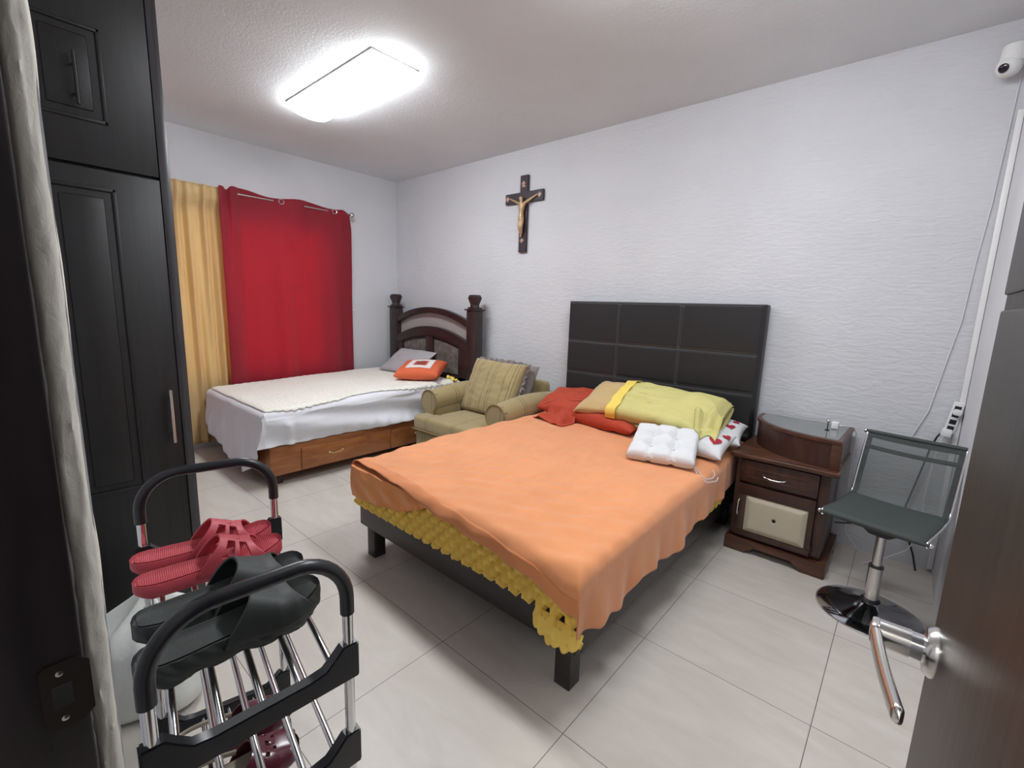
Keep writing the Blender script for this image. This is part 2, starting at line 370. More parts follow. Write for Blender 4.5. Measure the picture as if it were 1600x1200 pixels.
# window behind the curtains
w = B(); t_ = 0.045
w.box(-0.10, -0.05, WY0, WY1, WZ0, WZ0+t_); w.box(-0.10, -0.05, WY0, WY1, WZ1-t_, WZ1)
for y in (WY0, (WY0+WY1)/2-t_/2, WY1-t_): w.box(-0.10, -0.05, y, y+t_, WZ0+t_, WZ1-t_)
win = w.make('window_1', M['alu'], kind='structure', smooth=0)
for a, c in ((WY0+t_, (WY0+WY1)/2-t_/2), ((WY0+WY1)/2+t_/2, WY1-t_)):
    B().box(-0.078, -0.072, a, c, WZ0+t_, WZ1-t_).make('pane', M['glass'], win, smooth=0)

# dark door frame (left jamb and head) with strike plate
w = B(); w.box(4.05, 4.08, -3.40, -3.2665, 0, 2.15, 0.003)
w.box(4.08, 4.90, -3.40, -3.2665, 2.12, 2.15, 0.003)
w.box(4.875, 4.90, -3.40, -3.2665, 0, 2.12, 0.003)
w.box(3.98, 4.05, -3.41, -3.392, 0, 2.21, 0.003)
jamb = w.make('trim_2', M['darkframe'], kind='structure')
w = B(); w.prism([(-3.305, 0.868), (-3.305, 0.940), (-3.300, 0.946), (-3.272, 0.946), (-3.262, 0.936), (-3.262, 0.872), (-3.272, 0.862), (-3.300, 0.862)], 4.080, 4.0825, axis=0, bev=0.0005)
sp = w.make('strike_plate', M['bronze'], jamb)
w = B(); w.box(4.0822, 4.0832, -3.296, -3.279, 0.89, 0.918, 0.0003); w.make('latch_hole', M['darkhole'], sp)
for z in (0.933, 0.875):
    w = B(); w.lathe([(0.0035, 0), (0.0035, 0.0008), (0.002, 0.0012)], (0, 0, 0), 12, Matrix.Rotation(PI/2, 4, 'Y')); w.make('screw', M['steel'], sp, mx=Matrix.Translation((4.0825, -3.288, z)))

# open door leaf
w = B(); X0, X1 = 4.833, 4.873
w.box(X0, X1, -3.385, -2.592, 0.012, 1.378, 0.002); w.box(X0+0.0025, X1-0.0025, -3.385, -2.592, 1.378, 1.394, 0.0)
w.box(X0, X1, -3.385, -2.592, 1.394, 2.115, 0.002)
leaf = w.make('door_1', M['leaf'], kind='structure')
HY, HZ = -2.652, 1.006
RX = Matrix.Rotation(-PI/2, 4, 'Y')
w = B(); w.lathe([(0.0, 0), (0.0275, 0), (0.0275, 0.004), (0.0235, 0.010), (0.014, 0.012), (0.0, 0.012)], (X0, HY, HZ), 40, RX)
w.make('rosette', M['steel'], leaf)
w = B(); w.lathe([(0.0, 0.010), (0.0145, 0.010), (0.0145, 0.024), (0.0, 0.024)], (X0, HY, HZ), 32, RX); w.make('collar', M['chrome'], leaf)
w = B(); w.lathe([(0.0, 0.022), (0.0155, 0.022), (0.0150, 0.050), (0.0, 0.053)], (X0, HY, HZ), 32, RX)
def lever(u, v):
    s = u; y = HY + 0.012 - s*0.150; x = X0 - 0.0545 + 0.026*s**1.15; z = HZ + 0.0 - 0.004*math.sin(s*PI)
    hh = 0.0125 - 0.0035*s; hw = 0.0048
    if s < 0.04 or s > 0.96: hh *= 0.8; hw *= 0.75
    if s < 0.001 or s > 0.999: hh *= 0.02; hw *= 0.02
    a = 2*PI*v; ca, sa = math.cos(a), math.sin(a); e = 0.6
    return (x + hw*math.copysign(abs(ca)**e, ca), y, z + hh*math.copysign(abs(sa)**e, sa))
w.grid(lever, 40, 25)
w.box(X0-0.0575, X0-0.0485, HY-0.010, HY+0.012, HZ-0.0122, HZ+0.0122, 0.003)
w.make('lever', M['steel'], leaf)

# ------------------------------------------------------------------ ceiling lamps
def lamp(x0, x1, y0, y1, label):
    t = thing('ceiling_light', label, 'ceiling light', ((x0+x1)/2, (y0+y1)/2, HT-0.07), 0)
    w = B(); w.box(x0-0.012, x1+0.012, y0-0.012, y1+0.012, HT-0.009, HT, 0.003); w.make('housing', M['white'], t)
    def diff(u, v):
        a = PI*v; x = x0+0.01+(x1-x0-0.02)*u
        yc = (y0+y1)/2; hw = (y1-y0)/2-0.01
        k = 1 - 0.0*u
        return (x, yc - hw*math.cos(a)*k, HT-0.011 - 0.066*math.sin(a)**0.55)
    w = B(); w.grid(diff, 12, 25)
    for xe in (0.0, 1.0): w.prism([(diff(xe, k/24)[1], diff(xe, k/24)[2]) for k in range(25)], diff(xe, 0)[0]-0.003, diff(xe, 0)[0]+0.003, axis=0)
    w.make('diffuser', M['lampglow'], t, label='glowing white diffuser')
lamp(1.22, 2.30, -1.74, -1.44, 'bright white ceiling light over the foot of the beds, inside the picture')
lamp(3.66, 4.60, -1.74, -1.44, 'second ceiling light above the double bed, just out of the picture')
t = thing('hall_fill_light', 'unseen round fill light added on the hall ceiling behind the doorway', 'ceiling light', (4.3, -4.4, HT-0.06))
w = B(); w.lathe([(0.0, HT-0.06), (0.13, HT-0.055), (0.15, HT-0.02), (0.15, HT)], (4.3, -4.4, 0), 32); w.make('diffuser', M['hallfill'], t)  # added lamp out of view, brightens the door reveal and the bed foot

# ------------------------------------------------------------------ wardrobe
t = thing('wardrobe', 'tall black-brown wardrobe with panelled doors left of the yellow curtain', 'wardrobe', (2.3, -3.0, 0))
WX, WYN = 2.57, -2.79
w = B(); w.box(2.0, WX-0.022, -3.235, WYN, 0.0, 2.70, 0.002); w.make('carcass', M['ward'], t)
w = B(); w.box(WX-0.022, WX+0.004, WYN-0.032, WYN, 0.0, 2.70, 0.002); w.make('side_trim', M['wardedge_lit'], t, label='glossy edge strip, light on its bevel put into the lighter colour')
def panel_door(z0, z1, pz0, pz1, name):
    ya, yb = -3.233, WYN-0.034
    w = B(); w.box(WX-0.02, WX, ya, yb, z0, z1, 0.002)
    d = w.make(name, M['ward'], t)
    w = B(); pa, pb = -3.14, -2.955
    for (a, b, c, e) in ((pa, pb, pz0, pz0+0.012), (pa, pb, pz1-0.012, pz1), (pa, pa+0.012, pz0, pz1), (pb-0.012, pb, pz0, pz1)):
        w.box(WX-0.001, WX+0.006, a, b, c, e, 0.003)
    w.box(WX-0.001, WX+0.004, pa+0.035, pb-0.035, pz0+0.035, pz1-0.035, 0.004)
    w.make('raised_panel', M['ward'], d)
    return d
du = panel_door(1.80, 2.68, 1.94, 2.24, 'upper_door')
dl = panel_door(0.09, 1.79, 0.62, 1.73, 'lower_door')
def bar_handle(d, y, z0, z1, x=None, m='steel'):
    w = B(); w.tube([(WX+0.03, y, z0), (WX+0.03, y, z1)], 0.006, 14)
    for z in (z0+0.035, z1-0.035): w.tube([(WX-0.001, y, z), (WX+0.03, y, z)], 0.0045, 10)
    w.make('bar_handle', M[m], d, label='brushed steel bar handle')
bar_handle(dl, -2.857, 0.785, 1.0)
bar_handle(du, -3.03, 1.98, 2.14, m='ward')

# ------------------------------------------------------------------ curtains and rod
t = thing('curtain_rod', 'thin steel curtain rod with ball finials above the window', 'curtain rod', (0.1, -1.8, 2.277))
w = B(); w.tube([(0.10, -3.1, 2.277), (0.10, -0.66, 2.277)], 0.008, 12); w.make('rod', M['steel'], t)
for y, s in ((-0.645, 1), (-3.115, -1)):
    w = B(); w.ball((0.10, y+s*0.014, 2.277), 0.028); w.lathe([(0.008, -0.02), (0.014, -0.012), (0.008, 0)], (0.10, y-s*0.012, 2.277), 16, Matrix.Rotation(PI/2, 4, 'X'))
    w.make('finial', M['steel'], t)
for y in (-0.70, -3.06):
    w = B(); w.tube([(0.0, y, 2.262), (0.09, y, 2.262)], 0.006, 8); w.lathe([(0.022, 0), (0.022, 0.004)], (0, y, 2.262), 16, Matrix.Rotation(PI/2, 4, 'Y')); w.make('bracket', M['steel'], t)

def curtain(name, tag, y0, y1, z0, z1, xf, m, top=None, edge=None, n=160, nv=60, parent=None):
    def fn(u, v):
        y = y0+(y1-y0)*u; zt = z1+(top(y) if top else 0); z = z0+(zt-z0)*v
        if edge: y += edge(u, z)
        return (xf(y, z), y, z)
    w = B(); w.grid(fn, n, nv); return w.make(name, m, parent, smooth=80, tag=tag, solid=0.0015)
# red curtain: weaves around the rod, ring eyelets where it crosses it
RW = [(-1.88, 0.03), (-1.83, 0.0), (-1.80, 0.035), (-1.76, 0.02), (-1.72, -0.018), (-1.44, -0.018), (-1.36, 0.0), (-1.25, 0.022), (-1.16, 0.0), (-1.10, -0.018), (-0.90, -0.018), (-0.84, 0.0), (-0.76, 0.02), (-0.67, 0.012)]
def redx(y, z):
    k = sm(1.2, 2.25, z); top = interp(RW, y)
    low = 0.024*math.sin(y*13+0.6) + 0.014*math.sin(y*27+z*0.6) + 0.006*nz(y, z*0.4, 1, 5) + 0.02*sm(-1.78, -1.88, y)
    return 0.115 + top*k*1.0 + low*(1-k*0.75)
def redtop(y): return 0.030 + 0.016*math.sin((y+1.86)*11) - 0.05*sm(-0.76, -0.66, y) - 0.03*math.exp(-((y+1.83)/0.02)**2)
cr = thing('curtain', 'dark red grommet curtain hanging over the window behind the white bed', 'curtain', (0.115, -1.27, 0.36))
curtain('drape', None, -1.895, -0.672, 0.36, 2.285, redx, M['redcur'], redtop, parent=cr,
        edge=lambda u, z: (0.055*sm(1.0, 0.85, u)*0 + (0.02*sm(2.28, 2.1, z) if u > 0.9 else 0) - 0.0 + (0.018*math.sin(z*2) if u > 0.8 else 0)*0))
for y in (-1.364, -0.836):
    w = B(); ring = [(0.122+0.004*math.cos(a), y+0.022*math.cos(a), 2.277+0.022*math.sin(a)) for a in [2*PI*k/24 for k in range(24)]]
    w.tube(ring, 0.004, 8, closed=True); w.make('grommet', M['chrome'], cr)
curtain('curtain', ('second red curtain, mostly hidden behind the black wardrobe', 'curtain'), -3.08, -2.236, 0.3, 2.30,
        lambda y, z: 0.12+0.03*math.sin(y*34)+0.01*nz(y, z, 0, 3), M['redcur'])
curtain('curtain', ('gathered golden yellow curtain reaching the floor beside the wardrobe', 'curtain'), -2.226, -1.835, 0.06, 2.298,
        lambda y, z: 0.068 + 0.060*sm(2.10, 2.22, z) + (1-0.6*sm(2.1, 2.24, z))*0.018*math.sin(y*62+0.5*math.sin(z*2)) + 0.009*math.sin(y*101+z) + 0.008*nz(y, z*0.5, 2, 8), M['yelcur'], n=180,
        edge=lambda u, z: 0.015*math.sin(z*3)*sm(0.6, 1, u) + 0.02*sm(0.9, 1, u)*sm(1.6, 0.8, z))
w = B(); w.box(0, 0.006, -0.605, -0.555, 1.262, 1.28, 0.002); w.tube([(0.004, -0.58, 1.271), (0.018, -0.58, 1.268), (0.022, -0.58, 1.276)], 0.0025, 8)
w.make('wall_hook', M['white'], tag=('tiny white hook on the wall right of the red curtain', 'hook'), smooth=30)

# ------------------------------------------------------------------ double bed
t = thing('double_bed', 'low espresso wooden double bed frame with black tufted headboard', 'bed', (3.32, -1.05, 0))
w = B(); w.box(2.61, 4.03, -2.06, -2.025, 0.160, 0.312, 0.004); w.make('foot_rail', M['bedwood'], t)
for a in (2.61, 3.995):
    w = B(); w.box(a, a+0.035, -2.025, -0.12, 0.150, 0.312, 0.003); w.make('side_rail', M['bedwood'], t)
for (a, b) in ((2.675, -2.056), (3.938, -2.056), (2.675, -0.25), (3.938, -0.25)):
    w = B(); w.box(a, a+0.068, b, b+0.068, 0.0, 0.165, 0.003); w.make('leg', M['bedwood'], t)
w = B(); w.box(2.646, 3.994, -2.024, -0.15, 0.285, 0.312); w.make('platform', M['bedwood'], t)
# headboard with nine upholstered fields
HX0, HX1, HZ0, HZ1 = 2.60, 4.066, 0.18, 1.432
def hbz(x): return HZ1 - 0.0*(x-HX0)
cols = [2.60, 3.065, 3.545, 4.066]; rows = [0.18, 0.60, 0.862, 1.118, 1.432]
def hb(u, v):
    x = HX0+(HX1-HX0)*u; z = HZ0+(HZ1-HZ0)*v
    d = min(min(abs(x-c) for c in cols), min(abs(z-r) for r in rows))
    e = min(x-HX0, HX1-x, HZ1-z, z-HZ0)
    y = -0.126 - 0.006*sm(0, 0.018, d) - 0.003*sm(0, 0.15, d) + 0.024*(1-sm(0, 0.018, e))
    return (x, y, z)
w = B(); w.grid(hb, 150, 128); w.box(HX0+0.0005, HX1-0.0005, -0.0955, -0.012, HZ0, HZ1-0.0005, 0.006)
hbd = w.make('headboard', M['leather'], t, smooth=50)
w = B()
def stitchline(p0, p1):
    w = B()
    n = int((Vector(p1)-Vector(p0)).length/0.02)
    P0, P1 = Vector(p0), Vector(p1)
    for off in (-0.007, 0.007):
        o = Vector((off, 0, 0)) if abs(p0[0]-p1[0]) < 1e-3 else Vector((0, 0, off))
        w.tube([P0+o, P1+o], 0.0016, 5)
    w.make('stitching', M['stitch'], hbd)
for x in cols[1:3]: stitchline((x, -0.1275, 0.55), (x, -0.1275, 1.42))
for z in rows[1:4]: stitchline((2.62, -0.1275, z), (4.05, -0.1275, z))

w = B(); w.box(2.63, 4.035, -2.02, -0.15, 0.316, 0.492, 0.03, 4)
w.make('mattress', M['mattress'], tag=('thick mattress under the orange sheet on the double bed', 'mattress'))

# eggcrate foam topper, showing at the foot
def egg(a, b, k=0.062): return math.sin(a*2*PI/k)*math.sin(b*2*PI/k)
def foamfoot(u, v):
    x = 2.622 + 1.440*u
    zl = 0.290 + 0.006*math.sin(x*2*PI/0.031*0.5) - 0.0*u; z = zl + (0.500-zl)*v
    side = 0.02*sm(0.985, 1, u) + 0.02*sm(0.012, 0, u)
    y = -2.080 - 0.006*sm(0.0, 0.25, v)*sm(1.02, 0.7, v) - 0.019*egg(x, z+0.012, 0.066) + side*sm(0.32, 0.36, z)
    return (x, y, z - 0.007*math.cos(x*2*PI/0.033)*(1-v))
w = B(); w.grid(foamfoot, 420, 48)
def foamtop(u, v): return (2.622+1.430*u, -2.06+1.9*v, 0.500+0.0)
w.grid(foamtop, 4, 4)
def foamside(u, v):
    y = -2.05 + 1.90*u; zl = 0.37 - 0.10*sm(-1.02, -0.85, y)*sm(-0.46, -0.56, y) + 0.01*math.sin(y*90); z = zl + (0.50-zl)*v
    return (4.044 + 0.006*(1-v) + 0.005*egg(y+z, y-z), y, z)
w.grid(foamside, 200, 16)
foam = w.make('foam_topper', M['foam'], smooth=80, tag=('yellow eggcrate foam topper bulging out at the foot of the double bed', 'mattress topper'), solid=0.004, soff=-1)
def flap(u, v):
    x = 3.865 + 0.20*u; a = v*PI*0.80
    k = math.sin(PI*min(1, max(0, u*0.9+0.07)))**0.6; r = 0.034*k + 0.008
    y = -2.086 - r*math.sin(a)*1.1; z = 0.300 - 0.02*u - 0.005 - (1-math.cos(a))*r*0.95
    e = 0.011*egg(x, v*0.12, 0.066)
    return (x+0.01*math.sin(a), y - e, z - e)
w = B(); w.grid(lambda u, v: flap(u, v), 60, 26)
w.make('loose_flap', M['foam'], foam, smooth=80, solid=0.008, soff=0, label='curled loose corner of the foam')

# fitted sheet visible at the near left corner of the foot
def fitted(u, v):
    x = 2.600 + 0.70*u
    zb = interp([(2.60, 0.350), (2.72, 0.355), (2.85, 0.365), (3.1, 0.41), (3.30, 0.500)], x)
    vv = v; v = min(1, v*1.3); z = zb + (0.515-zb)*v - 0.006*sm(0.77, 1, vv)
    wr = 0.006*math.sin((x*0.9+z*1.3)*34)*sm(0, 0.25, u)*(1-v*0.5) + 0.004*nz(x, z, 0, 18)
    ruff = 0.006*math.sin(x*2*PI/0.028)*sm(0.35, 0.0, v)*sm(0.3, 0.5, u)
    y = -2.120 - 0.008*math.sin(PI*v) + wr + ruff + 0.05*sm(0.06, 0, u) + 0.10*max(0, vv-0.77)/0.23
    return (x, y, z)
w = B(); w.grid(fitted, 160, 40)
w.make('fitted_sheet', M['orangesatin'], smooth=80, tag=('glossy orange fitted sheet gathered at the left foot corner of the double bed', 'fitted sheet'), solid=0.002)

# bedspread
X_L, X_R, Y_F = 2.600, 4.076, -2.138
LOW = [(-2.12, 0.285), (-2.02, 0.262), (-1.93, 0.272), (-1.85, 0.248), (-1.78, 0.268), (-1.69, 0.300), (-1.5, 0.285), (-1.32, 0.262), (-1.15, 0.29), (-1.04, 0.312), (-0.85, 0.318), (-0.70, 0.325), (-0.5, 0.33), (-0.2, 0.36)]
def footdrop(x): return interp([(2.55, 0.0), (2.85, 0.002), (3.08, 0.014), (3.3, 0.045), (3.62, 0.078), (3.93, 0.108), (4.07, 0.150), (4.2, 0.16)], x)
def ztop(x, y):
    s = sm(-2.1, -1.5, y)
    c = 0.532 + 0.016*s + 0.016*math.sin(PI*min(1, max(0, (x-X_L)/(X_R-X_L)))) 
    return c + 0.006*nz(x, y, 0, 2.2) + 0.0045*nz(x*1.0+y*0.6, y*0.4, 4, 7)
def bend(d, r):
    """distance past the edge start -> (outward, drop) around a quarter circle"""
    if d <= 0: return d, 0.0
    if d < r*PI/2: return r*math.sin(d/r), r*(1-math.cos(d/r))
    return r, r + (d - r*PI/2)
def spread(u, v, off=0.0):
    r = 0.045
    # along y (v: 0 head -> 1 foot edge)
    xg = X_L + (X_R-X_L)*min(1, u/0.82)
    fd = footdrop(xg)
    ylen = (-0.16 - (Y_F + r)); 
    dmax = fd + r*(PI/2-1) if fd > r else math.acos(max(-1, 1-fd/r))*r
    s = v*(ylen + dmax); oy, dy = bend(s-ylen, r); y = Y_F + r - oy
    # along x
    xlen = X_R - r - X_L
    yy = y
    top0 = ztop(X_R, yy); drop = max(0.05, top0 - interp(LOW, yy) - 0.02)
    if u < 0.82:
        a = u/0.82*xlen; x = X_L + a; ox, dx = 0, 0
        # gentle roll-over on the left edge
        e = x - X_L; dx = 0.045*(1-math.sqrt(max(0, 1-(1-min(1, e/0.05))**2))) if e < 0.05 else 0
    else:
        d = (u-0.82)/0.18*(drop + r*(PI/2-1)); ox, dx = bend(d, r); x = X_R - r + ox
        x += (0.010*math.sin(y*19+1)+0.006*math.sin(y*43))*sm(0.05, 0.25, dx) + 0.03*dx
    dd = (dx**2.6 + dy**2.6)**(1/2.6) if (dx > 0 and dy > 0) else dx+dy
    z = ztop(x, y) - dd
    wr = 0.0
    if dy > 0.02: y -= (0.008 + 0.003*math.sin(x*30))*sm(0.02, 0.06, dy)
    # long soft folds
    z += 0.0028*math.sin((x*1.1-y*2.2)*26 + 3*nz(x, y, 11, 2.5))*sm(-1.2, -1.9, y) + 0.0022*nz(x*1.6, y*0.7, 5, 16)
    z += 0.004*math.sin((x*0.8+y*1.6)*14 + 2*nz(x, y, 0, 1.5))*sm(3.5, 2.7, x)
    z += 0.0035*math.sin((x*2.2-y*0.5)*16 + 2*nz(x, y, 7, 2))*sm(3.3, 4.0, x)*sm(-1.0, -1.9, y)
    lim = 4.066 + 0.06*sm(-0.60, -0.75, y); x = min(x, lim)
    return (x + off*0.7 if dx > 0.02 else x, y - (off if dy > 0.01 else 0), z + off)
w = B(); w.grid(spread, 190, 170)
bs = w.make('bedspread', M['orange'], smooth=80, tag=('plain orange bedspread draped over the double bed, slipping down at the foot', 'bedspread'), solid=0.003, soff=0)
w = B(); w.grid(lambda u, v: spread(0.02+u*0.97, 0.972+0.0285*v, 0.0032), 190, 8)
w.make('hem', M['orangehem'], bs, smooth=80, label='darker stitched hem strip along the foot', solid=0.0015)

# ------------------------------------------------------------------ pillows
def pillow_bm(W, D, H, seed=0, pinch=0.06, n=44, rough=0.012, sag=0.0, power=0.42, tuft=None, square=2.6):
    b = B()
    for sgn in (1, -1):
        def fn(u, v, sgn=sgn):
            a, c = 2*u-1, 2*v-1
            x = a*W/2*(1-pinch*(1-abs(c)**2.0)*abs(a)); y = c*D/2*(1-pinch*(1-abs(a)**2.0)*abs(c))
            h = (max(0, 1-abs(a)**square)*max(0, 1-abs(c)**square))**power
            z = sgn*H/2*h
            k = min(1, h*1.5)
            z += k*rough*nz(x+seed*3.1, y, sgn*2+seed, 7) + k*rough*0.5*nz(x+seed, y*1.5, sgn, 16)
            if tuft:
                for (tx, ty) in tuft:
                    d2 = (x-tx)**2+(y-ty)**2; z -= sgn*H*0.40*math.exp(-d2/0.0011)
                d = min(min(abs(x-q) for q in (-W/6, W/6)), min(abs(y-q) for q in (-D/6, D/6)))
                z -= sgn*H*0.12*math.exp(-(d/0.012)**2)
            z -= sag*(a*a)
            return (x, y, z)
        b.grid(fn, n, n)
    bmesh.ops.remove_doubles(b.bm, verts=b.bm.verts[:], dist=0.0004)
    return b
def place(loc, rz=0, rx=0, ry=0):
    return Matrix.Translation(loc) @ Matrix.Rotation(rz, 4, 'Z') @ Matrix.Rotation(rx, 4, 'X') @ Matrix.Rotation(ry, 4, 'Y')
def pil(name, tag, m, W, D, H, mx, **k):
    b = pillow_bm(W, D, H, **k); o = b.make(name, m, tag=tag, local=True, smooth=70); o.matrix_world = mx; WM[o] = mx; return o

def rest(bz, loc): return loc
# double bed: red pillows, the tan/lime pillow on them, white cushion in front, heart pillows at the right
pil('pillow', ('long brick red pillow lying lowest against the headboard, under the tan one', 'pillow'), M['redpil'], 0.86, 0.34, 0.15, place((3.12, -0.47, 0.628), -0.16, 0.10), seed=1, rough=0.02)
pil('pillow', ('brick red pillow at the far left corner of the double bed beside the armchair', 'pillow'), M['redpil'], 0.52, 0.36, 0.17, place((2.88, -0.36, 0.655), 0.12, 0.26), seed=2, rough=0.02)
def scarf(u, v):
    x = -0.16+0.32*u; y = -0.11+0.22*v
    return (x*(1-0.25*v), y, 0.022+0.018*nz(x, y, 3, 14)+0.012*math.sin(x*30+y*18)-0.05*(abs(2*u-1)**3) - 0.02*abs(2*v-1)**3)
b = B(); b.grid(scarf, 40, 30); o = b.make('cloth', M['redpil'], tag=('crumpled red cloth lying in front of the red pillow on the orange bedspread', 'cloth'), local=True, smooth=80, solid=0.006); o.matrix_world = place((2.90, -0.63, 0.585), -0.25, 0.1)
p_t = pil('pillow', ('plump tan pillow in a lime yellow cover lying on top of the pile', 'pillow'), M['tanpil'], 0.94, 0.40, 0.19, place((3.50, -0.46, 0.735), -0.03, 0.42), seed=3, pinch=0.05, rough=0.018, power=0.36)
# lime cover wrapped round its right two thirds
b = B()
for sgn in (1, -1):
    def lc(u, v, sgn=sgn):
        W, D, H = 0.94, 0.40, 0.19
        x = -0.17 + 0.65*u; a = min(0.985, x/(W/2)) if x > 0 else x/(W/2); c = 2*v-1
        y = c*D/2*(1-0.05*(1-abs(a)**2)*abs(c))*1.035
        h = (max(0, 1-abs(a)**2.6)*max(0, 1-abs(c)**2.6))**0.36
        k = min(1, h*1.5)
        z = sgn*(H/2*h+0.007) + k*(0.018*nz(x+9.3, y, sgn*2+3, 7)+0.012*nz(x*0.7, y*2, sgn*3, 13)) - (0.04*sm(0.42, 0.5, x))
        return (x + 0.008*math.sin(y*40)*sm(0.1, 0, u), y, z)
    b.grid(lc, 60, 40)
lcov = b.make('pillowcase', M['lime'], p_t, local=True, smooth=75, solid=0.003, label='pale lime yellow cover')
b = B()
for sgn in (1,):
    def lh(u, v):
        x = -0.195 + 0.075*u; c = 2*v-1; W, D, H = 0.94, 0.40, 0.19; a = x/(W/2)
        y = c*D/2*1.05; h = (max(0, 1-abs(a)**2.6)*max(0, 1-abs(c)**2.6))**0.36
        return (x+0.006*math.sin(y*33), y-0.0, H/2*h+0.016+0.018*nz(x+9.3, y, 5, 7)*min(1, h*1.5)+0.004*math.sin(y*60))
    b.grid(lh, 12, 40)
b.make('cuff', M['yellow'], p_t, local=True, smooth=75, solid=0.004, label='bright yellow cuff band')
# lime cloth tail hanging at the right end
def tail(u, v):
    x = -0.08+0.16*u*(1-0.3*v)+0.02*v; return (x, -0.14*v-0.02*math.sin(u*7), 0.10-0.20*v**1.3+0.022*math.sin(u*12+v*2)+0.01*nz(u, v, 0, 5))
b = B(); b.grid(tail, 36, 30); o = b.make('cloth', M['lime'], tag=('pale lime cloth end drooping off the right side of the pillow pile', 'cloth'), local=True, smooth=80, solid=0.005)
o.matrix_world = place((3.93, -0.56, 0.70), 0.25)
def hearts(o_name, tag, W, D, H, mx, spots, seed):
    o = pil(o_name, tag, M['whitecot'], W, D, H, mx, seed=seed, rough=0.010, pinch=0.07)
    def zs(x, y):
        a, c = 2*x/W, 2*y/D; h = (max(0, 1-abs(a)**2.6)*max(0, 1-abs(c)**2.6))**0.42
        return H/2*h + min(1, h*1.5)*0.010*nz(x+seed*3.1, y, 2+seed, 7) + min(1, h*1.5)*0.005*nz(x+seed, y*1.5, 1, 16)
    for (hx, hy, s, rot) in spots:
        b = B(); bb = bmesh.new(); n = 30; K = 5; rings = []
        for q in range(1, K+1):
            ring = []
            for k in range(n):
                a = 2*PI*k/n; px = 16*math.sin(a)**3/16*s*q/K; py = (13*math.cos(a)-5*math.cos(2*a)-2*math.cos(3*a)-math.cos(4*a))/16*s*q/K
                X = hx+px*math.cos(rot)-py*math.sin(rot); Y = hy+px*math.sin(rot)+py*math.cos(rot)
                ring.append(bb.verts.new((X, Y, zs(X, Y)+0.003)))
            rings.append(ring)
        cv = bb.verts.new((hx, hy, zs(hx, hy)+0.003))
        for k in range(n): bb.faces.new((cv, rings[0][k], rings[0][(k+1) % n]))
        for A, C in zip(rings, rings[1:]):
            for k in range(n): bb.faces.new((A[k], C[k], C[(k+1) % n], A[(k+1) % n]))
        b.add(bb)
        b.make('heart_print', M['heart'], o, local=True, smooth=80, label='dark red printed heart')
    return o
hearts('pillow', ('white pillow with red hearts, its corner sticking out nearest the nightstand', 'pillow'), 0.42, 0.30, 0.12, place((3.87, -0.36, 0.645), 0.12, 0.20, 0.04),
       [(0.13, -0.02, 0.030, 0.4), (0.06, 0.03, 0.028, -0.5), (0.15, 0.07, 0.022, 1)], 5)
hearts('pillow', ('small white heart-print pillow just behind the white tufted cushion', 'pillow'), 0.36, 0.26, 0.11, place((3.90, -0.63, 0.635), -0.05, 0.35, 0.05),
       [(0.115, -0.035, 0.034, 0.1), (0.15, 0.05, 0.024, 0.9), (0.02, 0.03, 0.026, 0.5)], 6)
# white tufted chair cushion with ties
cw = 0.355
seatc = pil('chair_cushion', ('white tufted square chair cushion with tie strings on the orange bedspread', 'cushion'), M['whitecot'], cw, cw, 0.085, place((3.80, -0.865, 0.635), 0.27, 0.26, 0.0),
            seed=8, rough=0.006, pinch=0.03, power=0.25, square=5, tuft=[(x, y) for x in (-cw/6, cw/6) for y in (-cw/6, cw/6)])
for P in ([(0.17, -0.16, -0.01), (0.20, -0.17, -0.04), (0.235, -0.20, -0.055), (0.265, -0.19, -0.045), (0.275, -0.15, -0.05), (0.262, -0.10, -0.055)],
          [(0.17, -0.165, -0.015), (0.205, -0.20, -0.05), (0.245, -0.23, -0.05), (0.285, -0.21, -0.045), (0.29, -0.17, -0.05)]):
    b = B(); b.tube(P, 0.0045, 6, flat=0.5); b.make('tie_string', M['whitecot'], seatc, local=True, smooth=60)
for x in (-cw/6, cw/6):
    for y in (-cw/6, cw/6):
        b = B(); b.ball((x, y, 0.012), 0.007, 10, (1, 1, 0.5)); b.make('tuft_button', M['whitecot'], seatc, local=True)

# ------------------------------------------------------------------ crucifix
t = thing('crucifix', 'dark wooden crucifix with a bronze figure on the white wall', 'crucifix', (1.985, -0.01, 1.864))
w = B(); w.prism([(1.942, 1.864), (2.030, 1.864), (2.030, 2.295), (2.205, 2.295), (2.205, 2.385), (2.030, 2.385), (2.030, 2.527), (1.942, 2.527), (1.942, 2.385), (1.768, 2.385), (1.768, 2.295), (1.942, 2.295)], -0.028, -0.006, axis=1, bev=0.002)
w.make('cross', M['crosswood'], t)
for (x, z) in ((1.80, 2.34), (2.172, 2.34), (1.986, 2.455), (1.986, 1.965)):
    w = B(); q = 1.3; w.prism([(x-0.02*q, z), (x-0.009*q, z+0.009*q), (x, z+0.02*q), (x+0.009*q, z+0.009*q), (x+0.02*q, z), (x+0.009*q, z-0.009*q), (x, z-0.02*q), (x-0.009*q, z-0.009*q)], -0.036, -0.027, axis=1, bev=0.001)
    w.make('tip_ornament', M['ornament'], t)
w = B(); w.box(1.966, 2.006, -0.033, -0.027, 2.425, 2.44, 0.001); w.make('plaque', M['corpus'], t)
